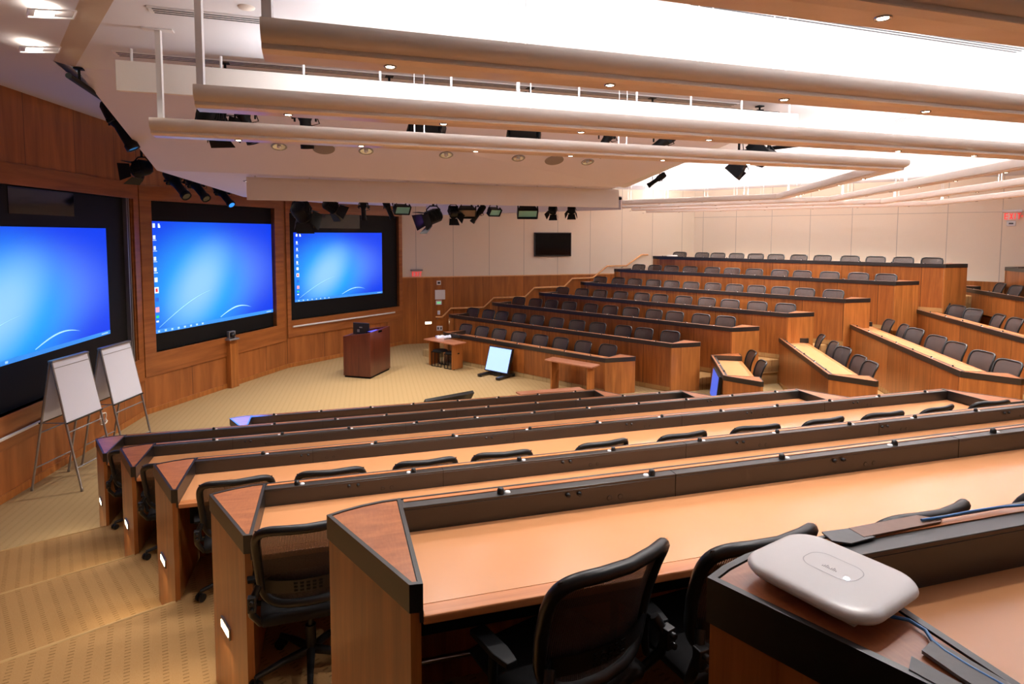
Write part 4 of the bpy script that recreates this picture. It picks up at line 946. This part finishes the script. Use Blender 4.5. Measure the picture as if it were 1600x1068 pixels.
def onpod(a, b, dz=0):
    f = [(1-a)*(1-b), a*(1-b), a*b, (1-a)*b]; pts = (pL, pM, pR, pB_); return (sum(f[i]*pts[i][0] for i in range(4)), sum(f[i]*pts[i][1] for i in range(4)), sum(f[i]*hts[i] for i in range(4))-.05+dz)
q = onpod(.40, .35); rz = math.atan2(pM[1]-pL[1], pM[0]-pL[0])-.1
root = empty('computer_monitor', q, rz, 'small black monitor on the lectern seen from behind', 'monitor')
MB().box(-.24, .24, -.02, .025, .0, .30).build('housing', MT['black'], root, bevel=.008)
MB().box(-.22, .22, .025, .028, .02, .28).build('screen_glass', MT['glassblack'], root)
m = MB(); m.box(-.045, .045, -.024, -.02, .17, .20); m.box(-.11, -.04, -.024, -.02, .06, .13); m.build('sticker', MT['alu'], root)
MB().box(-.1, .1, -.05, .1, -.015, .0).build('foot', MT['black'], root)
q = onpod(.85, .30, .02); root = empty('lectern_shelf', q, rz, 'shelf at the right of the lectern top, blue light painted as glow', 'shelf')
MB().box(-.10, .10, -.12, .30, -.02, .03).build('case', MT['glassblack'], root, bevel=.005); MB().box(-.08, .08, -.10, .28, .03, .032).build('blue_lit_face', emit('shelf_blue_light', (70, 70, 190), .7), root)  # blue light falling on the shelf, painted as a glowing face
# conferencing camera on a wooden post
pp = at_z(359, 604, 0); root = empty('camera_post', (pp[0]+.03, pp[1], 0), wallframe(C1, C2), 'square wooden post standing against the wall under the middle screen', 'post')
zt = at_wall(357, 530, (pp[0], pp[1]), (pp[0]+1.26, pp[1]+4.36))[1]
MB().box(-.13, .13, -.13, .0, 0, zt).build('post', MT['end_wood'], root, bevel=.006)
root = empty('video_camera', (pp[0]+.10, pp[1]-.06, zt), wallframe(C1, C2)-.2, 'silver video camera standing on the wooden post', 'camera')
MB().box(-.14, .14, -.12, .1, 0, .045).build('base', MT['alu'], root, bevel=.01)
m = MB(); m.box(-.09, -.06, -.04, .04, .04, .2); m.box(.06, .09, -.04, .04, .04, .2); m.box(-.09, .09, -.04, .04, .18, .21); m.build('fork', MT['alu'], root, bevel=.006)
m = MB(); m.lathe([(0, -.09), (.045, -.09), (.052, -.05), (.052, .05), (0, .07)], (0, 0, .12), 14, 'y'); m.build('lens_head', MT['black'], root)

# ---------------------------------------------------------------- easels
def easel(x, y, label):
    root = empty('flip_chart_easel', (x, y, 0), math.radians(-1), label, 'easel', 'flip chart easels by the left screen')
    Hh = 1.85; w_ = .70; sp = .36
    for s in (-1, 1):
        for e in (0, w_):
            m = MB(); m.tube([(0+s*.01, e, Hh), (s*sp*.52, e, Hh-.93), (s*sp, e, 0.015)], .0155, 8); m.lathe([(0, 0), (.018, 0), (.018, .04)], (s*sp, e, 0), 8); m.build('leg', MT['alu'], root)
    for s in (-1, 1):
        for z in (.33, .84): xx = s*sp*(1-z/Hh); m = MB(); m.cyl((xx, 0, z), (xx, w_, z), .011, n=8); m.build('crossbar', MT['alu'], root)
    for e in (0, w_): m = MB(); xx = sp*(1-.98/Hh); m.cyl((-xx, e, .98), (xx, e, .98), .008, n=6); m.build('spreader', MT['alu'], root)
    MB().box(-.035, .035, -.01, w_+.01, Hh-.01, Hh+.02).build('ridge_bar', MT['alu'], root, bevel=.004)
    for s in (-1, 1):
        m = MB(); vs = []
        def ln(z, off): return s*(sp*(1-z/Hh)+off)
        L = [(ln(Hh, .012), Hh+.015), (ln(Hh-.09, .02), Hh-.09), (ln(Hh-.86, .022), Hh-.86)]
        for (xx, z) in L: vs += [(xx, -.005, z), (xx, w_+.005, z)]
        for (xx, z) in L: vs += [(xx-s*.012, -.005, z), (xx-s*.012, w_+.005, z)]
        fs = [(0, 1, 3, 2), (2, 3, 5, 4), (6, 8, 9, 7), (8, 10, 11, 9), (0, 2, 8, 6), (2, 4, 10, 8), (1, 7, 9, 3), (3, 9, 11, 5), (4, 5, 11, 10), (0, 6, 7, 1)]
        m.add(vs, fs); pd = m.build('paper_pad', MT['paper'], root)
        m = MB(); xx = ln(Hh-.09, .024); x2 = ln(Hh-.02, .02); m.add([(xx, 0, Hh-.098), (xx, w_, Hh-.098), (xx, w_, Hh-.09), (xx, 0, Hh-.09)], [(0, 1, 2, 3)]); m.build('pad_binding', MT['alu'], pd)
        m = MB(); xx = ln(Hh-.88, .008); m.box(min(xx, xx+s*.03), max(xx, xx+s*.03), -.01, w_+.01, Hh-.88, Hh-.862); m.build('pad_ledge', MT['black'], root)
easel(-6.45, 8.40, 'grey A-frame easel with white pad, the nearer and more left one')
easel(-6.40, 9.34, 'grey A-frame easel with white pad, the farther one behind the violet desk end')

# ---------------------------------------------------------------- tables against the front rows
def table(pts_uv, z, label, legs=True, drop=.72, ldir=None):
    P = [at_z(u, v, z) for u, v in pts_uv]
    P = [P[0], P[1], P[2], (P[0][0]+P[2][0]-P[1][0], P[0][1]+P[2][1]-P[1][1], z)]
    o = P[0]; root = empty('side_table', (o[0], o[1], 0), 0, label, 'table')
    Q = [(p[0]-o[0], p[1]-o[1]) for p in P]; m = MB().prism(Q, z-.03, z); m.build('table_top', MT['darkwood'], root, bevel=.004)
    for (a, b) in ((0, 3), (1, 2)):
        A, B = Vector(Q[a]), Vector(Q[b]); C = Vector(Q[1 if a == 0 else 0]); d = (C-A).normalized()*.14; e = (B-A)
        q = [A+d+e*.15, A+d*1.25+e*.15, A+d*1.25+e*.98, A+d+e*.98]; MB().prism([tuple(v) for v in q], .02, z-.03).build('panel_leg', MT['end_wood'], root)
    return root, P
t1, P1 = table([(662, 529), (709.4, 537.8), (728.5, 534)], .74, 'small cherry side table at the left end of the first far desk row')
t2, P2 = table([(850.8, 561), (924.7, 573.7), (937.4, 569)], .74, 'cherry side table against the first far desk near the aisle end')
t3, P3 = table([(806, 611.5), (905, 604), (914, 608)], .74, 'cherry side table beyond the frontmost near desk row')
# stools under the first table
for i, (u, v) in enumerate([(688, 571), (708, 575)]):
    p = at_z(u, v, 0); root = empty('wire_stool', p, -.6, 'low black wire-framed stool under the side table, %s one' % ['left', 'right'][i], 'stool', 'wire stools under the side table')
    for y in (-.16, .16):
        m = MB()
        for x in (-.17, -.06, .06, .17): m.cyl((x, y, 0), (x, y, .40), .011, n=6)
        m.box(-.18, .18, y-.011, y+.011, 0, .02); m.box(-.18, .18, y-.011, y+.011, .39, .41); m.build('side_frame', MT['blackmatte'], root)
    m = MB().prism([(.21*math.cos(a*math.pi/8), .2*math.sin(a*math.pi/8)) for a in range(16)], .41, .45); m.build('seat', MT['seatfab'], root, bevel=.01)
p = at_z(668, 560, 0); m = MB().box(-.28, .28, -.2, .2, 0, .2); tag(m.build('carpeted_block', MT['carpet'], loc=(p[0]+.15, p[1]+.35, 0), rot=(0, 0, -.72)), 'low carpeted step block left of the side table', 'step block')
# clutter on first table / desk
cx = (P1[1][0]+P1[2][0]+P1[3][0])/3; cy = (P1[1][1]+P1[2][1]+P1[3][1])/3
p = at_z(693, 524, .80); root = empty('tissue_bundle', (p[0], p[1], .74), .4, 'crumpled white paper and blue packet on the left side table', 'papers')
m = MB(); vs = []
for j in range(7):
    for i in range(9): vs.append((-.2+.05*i, -.1+.033*j, .015+.075*random.random()*math.sin(math.pi*(j+.5)/7)))
vs2 = [(x, y, 0) for x, y, z in vs]; q = len(vs); fs = [(j*9+i, j*9+i+1, (j+1)*9+i+1, (j+1)*9+i) for j in range(6) for i in range(8)]
m.add(vs+vs2, fs+[tuple(x+q for x in f)[::-1] for f in fs]+[(i+1, i, i+q, i+1+q) for i in range(8)]+[(54+i, 54+i+1, 54+i+1+q, 54+i+q) for i in range(8)]+[(j*9, j*9+9, j*9+9+q, j*9+q) for j in range(6)]+[(j*9+17, j*9+8, j*9+8+q, j*9+17+q) for j in range(6)]); m.build('paper', MT['paper'], root)
MB().box(-.2, -.02, .06, .15, 0, .05).build('packet', plain('pale_blue_packet', (150, 160, 220), .5), root, bevel=.008)
p = at_z(712, 528, .76); root = empty('black_cable_coil', (p[0], p[1], .742), .4, 'tangle of black cables on the left side table', 'cables')
m = MB(); m.tube([(.16*math.cos(t*.5)*(1-.02*t), .05*math.sin(t*.5)*(1+.02*t), .012+.003*t) for t in range(26)], .009, 6); m.tube([(-.15, 0, .01), (-.25, .02, .012), (-.34, -.02, .01)], .009, 6); m.build('cable', MT['black'], root)

# ---------------------------------------------------------------- floor monitors
def floor_monitor(u, v, ang, tilt, w_, h_, on, label, col=None, lift=.12, stand=True, top=None):
    p = at_z(u, v, 0); root = empty('floor_monitor', p, ang, label, 'monitor')
    M_ = Matrix.Translation((0, 0, lift)) @ Matrix.Rotation(tilt, 4, 'X')
    m = MB().box(-w_/2-.03, w_/2+.03, -.0, .07, -.03, h_+.03); m.xf(M_); m.build('housing', MT['black'], root, bevel=.006)
    m = MB().box(-w_/2, w_/2, -.004, .001, 0, h_); m.xf(M_)
    m.build('screen_glass', col if on else MT['glassblack'], root)
    m = MB(); m.box(-.12, .12, .03, .14, .02, .16); m.build('stand_column', MT['black'], root, bevel=.01)
    for s in (-1, 1):
        m = MB(); m.box(s*w_*.42-.045, s*w_*.42+.045, -.32, .34, .03, .075); m.cyl((s*w_*.42-.05, -.28, .03), (s*w_*.42+.05, -.28, .03), .03, n=10); m.cyl((s*w_*.42-.05, .3, .03), (s*w_*.42+.05, .3, .03), .03, n=10); m.build('base_leg', MT['black'], root, bevel=.006)
    m = MB().box(-w_*.42, w_*.42, .02, .08, .035, .07); m.build('base_bar', MT['black'], root)
    return root
mon_m = desktop_screen('monitor_glow', 0, .35, 1.5, 1.2, 1.0)
pale = emit('pale_blue_screen', (150, 185, 252), .8)
a_c = at_z(775, 592, 0)
face = math.atan2(-a_c[1], -a_c[0])+math.pi/2      # screen normal (-Y) towards the near bank
floor_monitor(775, 588, math.radians(-40), math.radians(-18), .74, .60, True, 'lit pale blue floor monitor on black feet at the centre of the stage', pale, .14)
floor_monitor(692, 648, math.radians(217), math.radians(-38), 1.05, .40, False, 'dark floor monitor behind the frontmost near desk, only its back edge showing', None, .14)
p = at_z(1113, 636, 0)
root = floor_monitor(1113, 634, math.radians(-102), math.radians(-6), .95, .56, True, 'upright monitor with blue screen seen edge-on beside short middle desk', emit('side_blue', (60, 90, 200), .9), .16)

# ---------------------------------------------------------------- far wall fittings
fa = wallframe(*FW)
def onfw(u, v, off=0):
    s, z = at_wall(u, v, *FW); return s, z
# handrail
HR = [(680, 494.7), (689.8, 494.7), (703.6, 481), (754.7, 479.4), (770.2, 464.5), (819.2, 463), (833.4, 449), (879.8, 447.3), (892.4, 434.7), (924.7, 433.5), (947, 415.3), (976.7, 414.7), (1000.5, 397.6), (1010.4, 397.6)]
root = empty('handrail', (C3[0], C3[1], 0), fa, 'stepped maple handrail climbing the far wall', 'handrail')
pts = [(lambda q: (q[0], -.10, q[1]))(onfw(u, v)) for u, v in HR]
m = MB(); m.tube(pts, .030, 8); m.build('rail', MT['rail'], root)
for i in (1, 3, 5, 7, 9, 11): 
    m = MB(); x, y, z = pts[i]; m.tube([(x-.15, -.10, z-.01), (x-.15, -.10, z-.06), (x-.15, 0, z-.07)], .009, 6); m.build('bracket', MT['alu'], root)
# television
s0, zt_ = onfw(834, 363); s1, _ = onfw(891.5, 364); _, zb = onfw(890, 400)
root = empty('television', (C3[0], C3[1], 0), fa, 'flat black television hung on the beige far wall', 'television')
MB().box(s0, s1, -.09, -.03, zb, zt_).build('housing', MT['black'], root, bevel=.01); MB().box(s0+.03, s1-.03, -.093, -.089, zb+.05, zt_-.03).build('screen_glass', MT['glassblack'], root); MB().box((s0+s1)/2-.2, (s0+s1)/2+.2, -.03, 0, zb+.2, zt_-.2).build('wall_mount', MT['blackmatte'], root)
def exit_sign(p0, p1, u0, v0, u1, v1, label, flip=False, arrow=False):
    sA, zA = at_wall(u0, v0, p0, p1); sB, zB = at_wall(u1, v1, p0, p1); w_ = abs(sB-sA); h_ = abs(zA-zB); L0 = min(sA, sB)
    root = empty('exit_sign', (p0[0], p0[1], 0), wallframe(p0, p1), label, 'exit sign')
    MB().box(L0, L0+w_, -.12, 0, zA-h_*.22, zA).build('canopy', MT['alu'] if not arrow else MT['white'], root, bevel=.005)
    MB().box(L0+.05, L0+w_-.05, -.07, -.05, zA-h_, zA-h_*.22).build('face', MT['exitglass'], root)
    H_ = h_*.58; z0_ = zA-h_*.92; W_ = H_*.46; x = L0+w_*.5-2*W_*1.25+ (W_*.3)
    m = MB(); st = W_*.24; y0, y1 = -.078, -.07
    def bar(xa, za, xb, zb): 
        d = Vector((xb-xa, zb-za)); n = Vector((-d.y, d.x)).normalized()*st/2; ps = [(xa+n.x, za+n.y), (xb+n.x, zb+n.y), (xb-n.x, zb-n.y), (xa-n.x, za-n.y)]
        m.add([(a, y0, c) for a, c in ps]+[(a, y1, c) for a, c in ps], [(0, 1, 2, 3), (0, 4, 5, 1), (1, 5, 6, 2), (2, 6, 7, 3), (3, 7, 4, 0)]); m.add([(a, y0-.0005, c) for a, c in ps], [(3, 2, 1, 0)])
    g = st/2
    bar(x+g, z0_, x+g, z0_+H_)
    for zz in (g, H_/2, H_-g): bar(x, z0_+zz, x+W_, z0_+zz)
    x += W_*1.45; bar(x+g, z0_, x+W_-g, z0_+H_); bar(x+g, z0_+H_, x+W_-g, z0_)
    x += W_*1.45; bar(x+g, z0_, x+g, z0_+H_)
    x += W_*.75; bar(x, z0_+H_-g, x+W_, z0_+H_-g); bar(x+W_/2, z0_, x+W_/2, z0_+H_)
    if arrow: x += W_*1.2; bar(x, z0_+H_/2+W_*.3, x+W_*.3, z0_+H_/2); bar(x, z0_+H_/2-W_*.3, x+W_*.3, z0_+H_/2)
    m.build('exit_letters', MT['exitred'], root)
exit_sign(C3, K1, 641, 420.5, 660, 432, 'lit red EXIT sign on the far wall beside the right screen')
exit_sign(K1, K2, 1567, 328, 1597, 343.5, 'lit red EXIT sign on the back wall at the right edge', arrow=True)
s, z = at_wall(1580, 349, K1, K2); root = empty('emergency_sensor', (K1[0], K1[1], 0), wallframe(K1, K2), 'small white sensor box below the right EXIT sign', 'sensor')
MB().box(s-.1, s+.1, -.05, 0, z-.07, z+.07).build('box', MT['white'], root, bevel=.01); MB().box(s-.05, s+.05, -.056, -.05, z-.02, z+.02).build('lens_strip', MT['slot'], root)
for nm, u, v, w_, h_, lab, cat, det in (('intercom', 685.5, 441.5, .14, .14, 'small white wall box with black lens above the white panel', 'wall device', 'black'), ('white_panel', 687.5, 460, .34, .32, 'square white panel on the wood wainscot', 'wall panel', None), ('thermostat', 685.5, 472.5, .2, .14, 'white thermostat with green-lit display under the white panel', 'thermostat', 'thermo'), ('light_switch', 685.5, 488, .09, .14, 'white light switch above the handrail end', 'switch', 'paper')):
    s, z = onfw(u, v); root = empty(nm, (C3[0], C3[1], 0), fa, lab, cat); MB().box(s-w_/2, s+w_/2, -.035, 0, z-h_/2, z+h_/2).build('body', MT['white'], root, bevel=.006)
    if det: MB().box(s-w_*.3, s+w_*.3, -.038, -.035, z-h_*.22, z+h_*.22).build('display', MT[det], root)
for i, u in enumerate((684.5, 689)):
    s, z = onfw(u, 512.5); root = empty('wall_outlet', (C3[0], C3[1], 0), fa, 'white wall outlet low on the wainscot, %s of the pair' % ['left', 'right'][i], 'outlet', 'outlets behind the side table'); MB().box(s-.05, s+.05, -.02, 0, z-.08, z+.08).build('plate', MT['white'], root, bevel=.004); MB().box(s-.02, s+.02, -.022, -.02, z-.04, z+.04).build('socket', MT['slot'], root)
s, z = onfw(669, 504); m = MB().box(s-.12, s+.12, -.03, 0, z-.05, z+.05); root = empty('wall_step_light', (C3[0], C3[1], 0), fa, 'glowing step light low on the wood wall left of outlets', 'wall light'); m.build('frame', MT['alu'], root, bevel=.006); MB().box(s-.1, s+.1, -.034, -.03, z-.035, z+.035).build('lamp_glass', MT['steplight'], root)
# coil of cable on the wall behind the easel
s, z = at_wall(155, 654, C0, C1); m = MB(); m.tube([(s+.1*math.cos(t*.4), -.05-.01*(t % 5), z+.1*math.sin(t*.4)) for t in range(32)], .011, 6)
tag(m.build('cable_coil', MT['baffle'], loc=(C0[0], C0[1], 0), rot=(0, 0, wallframe(C0, C1))), 'coil of cream cable hung on the wall between the easels', 'cable coil')
# white plate on the topmost far desk
p = wpt('F', sFl[7]-.75, nF[7]+.06)
m = MB(); m.lathe([(0, .05), (.16, .045), (.19, .02), (.17, 0), (0, 0)], n=20); tag(m.build('access_point_disc', MT['white'], loc=(p[0], p[1], ZC[7]+.004)), 'white rounded device on the left end of the topmost far desk', 'wireless device')

# ---------------------------------------------------------------- access point, cable and tape on the nearest desk
ztop = ZC[7]+.001
pc = at_z(1296, 896, ztop+.035)
ax = at_z(1437, 917, ztop+.05); bx = at_z(1172, 872, ztop+.05); tx = at_z(1290, 838, ztop+.05); dxx = at_z(1370, 972, ztop+.05)
u1 = Vector((dxx[0]-bx[0], dxx[1]-bx[1])); u2 = Vector((tx[0]-bx[0], tx[1]-bx[1]))
print('ap sizes', u1.length, u2.length, math.degrees(math.atan2(u1.y, u1.x)), math.degrees(math.atan2(u2.y, u2.x)), 'pc', pc)
AW, AD = .275, .246
arot = math.atan2(u1.y, u1.x)
root = empty('wireless_access_point', (pc[0], pc[1], ztop), arot, 'white rounded-square access point on the nearest desk corner', 'access point')
def rr(w_, d_, r, n=8):
    out = []
    for cx_, cy_, a0 in ((w_/2-r, d_/2-r, 0), (-w_/2+r, d_/2-r, 90), (-w_/2+r, -d_/2+r, 180), (w_/2-r, -d_/2+r, 270)):
        for i in range(n+1): t = math.radians(a0+90*i/n); out.append((cx_+r*math.cos(t), cy_+r*math.sin(t)))
    return out
def loft(m, layers):
    n = len(layers[0][0]); vs = [(x, y, z) for P_, z in layers for x, y in P_]
    fs = [(i*n+j, i*n+(j+1) % n, (i+1)*n+(j+1) % n, (i+1)*n+j) for i in range(len(layers)-1) for j in range(n)]
    m.add(vs, fs, True); q = len(layers); m.add([(x, y, layers[0][1]) for x, y in layers[0][0]], [tuple(range(n-1, -1, -1))]); m.add([(x, y, layers[-1][1]) for x, y in layers[-1][0]], [tuple(range(n))], True)
m = MB(); loft(m, [(rr(AW-.05, AD-.05, .045), .016), (rr(AW-.012, AD-.012, .06), .024), (rr(AW, AD, .064), .032), (rr(AW, AD, .064), .036), (rr(AW-.003, AD-.003, .063), .0395), (rr(AW-.008, AD-.008, .061), .0425), (rr(AW-.016, AD-.016, .058), .0448), (rr(AW-.03, AD-.03, .052), .0462), (rr(AW-.05, AD-.05, .045), .047), (rr(AW-.10, AD-.10, .03), .0475)]); m.build('shell', MT['white'], root)
m = MB(); loft(m, [(rr(AW-.03, AD-.03, .055), .018), (rr(AW-.006, AD-.006, .0645), .028), (rr(AW+.001, AD+.001, .0645), .033)]); m.build('lower_shell', plain('cream_plastic', (226, 208, 188), .45), root)
m = MB()
for sx in (-1, 1):
    for sy in (-1, 1): m.box(sx*.08-.012, sx*.08+.012, sy*.07-.008, sy*.07+.008, 0, .022)
m.build('foot', MT['baffle'], root)
m = MB(); P_ = [(x, y+.012) for x, y in rr(.112, .076, .03)]; Pi_ = [(x, y+.012) for x, y in rr(.1085, .0725, .0285)]; n = len(P_)
m.add([(x, y, .0482) for x, y in P_]+[(x, y, .0482) for x, y in Pi_], [(i, (i+1) % n, n+(i+1) % n, n+i) for i in range(n)]); m.build('badge_outline', plain('pale_grey_groove', (190, 188, 192), .5), root)
m = MB()
for i, hh in enumerate((.004, .008, .012, .008, .004, .008, .012, .008, .004)): m.box(-.014+i*.0035-.0008, -.014+i*.0035+.0008, -.004, -.004+hh, .0474, .0480)
m.build('logo_bars', plain('grey_print', (178, 176, 180), .5), root)
m = MB(); m.lathe([(0, .0492), (.0045, .049), (.0055, .0474)], (.040, -.010, 0), 14); m.build('status_light', MT['led'], root)
# blue network cable: from under the device down the cap, and a run along the desk top lip
def uvz(L, z): return [at_z(u, v, z) for u, v in L]
pts = uvz([(1390, 962), (1420, 968), (1446, 984), (1458, 1002), (1478, 1018), (1520, 1044), (1570, 1072)], ztop+.008)
m = MB(); m.tube(pts, .0036, 8); 
tag(m.build('network_cable', MT['blue'], loc=(0, 0, 0)), 'blue network cable leaving the access point under grey tape', 'cable')
pts = uvz([(1440, 812), (1475, 807), (1520, 798), (1560, 792), (1610, 788), (1700, 775)], ztop+.012)
m = MB(); m.tube(pts, .0035, 8)
tag(m.build('network_cable', MT['blue']), 'blue network cable lying along the back lip of the nearest desk', 'cable')
def strip(L, z, name, mat, label, th=.0015):
    P_ = uvz(L, z); m = MB(); m.prism([(x, y) for x, y, _ in P_], z-.0005, z+th); return tag(m.build(name, mat), label, 'tape')
strip([(1440, 1020), (1458, 1003), (1492, 1022), (1600, 1085), (1560, 1100), (1500, 1062)], ztop+.004, 'duct_tape', MT['tape'], 'grey duct tape over the blue cable on the desk corner', .006)
strip([(1424, 1026), (1420, 1046), (1500, 1090), (1560, 1100)], ztop+.003, 'duct_tape', MT['tape'], 'short grey duct tape strip beside the cable tape', .002)
strip([(1284, 832), (1330, 826), (1368, 840), (1330, 850), (1300, 846)], ztop+.004, 'duct_tape', MT['tape'], 'grey duct tape behind the access point', .003)
strip([(1326, 826), (1432, 806), (1472, 812), (1470, 816), (1350, 840)], ztop+.005, 'duct_tape', MT['browntape'], 'brown tape strip holding the cable on the desk lip', .003)
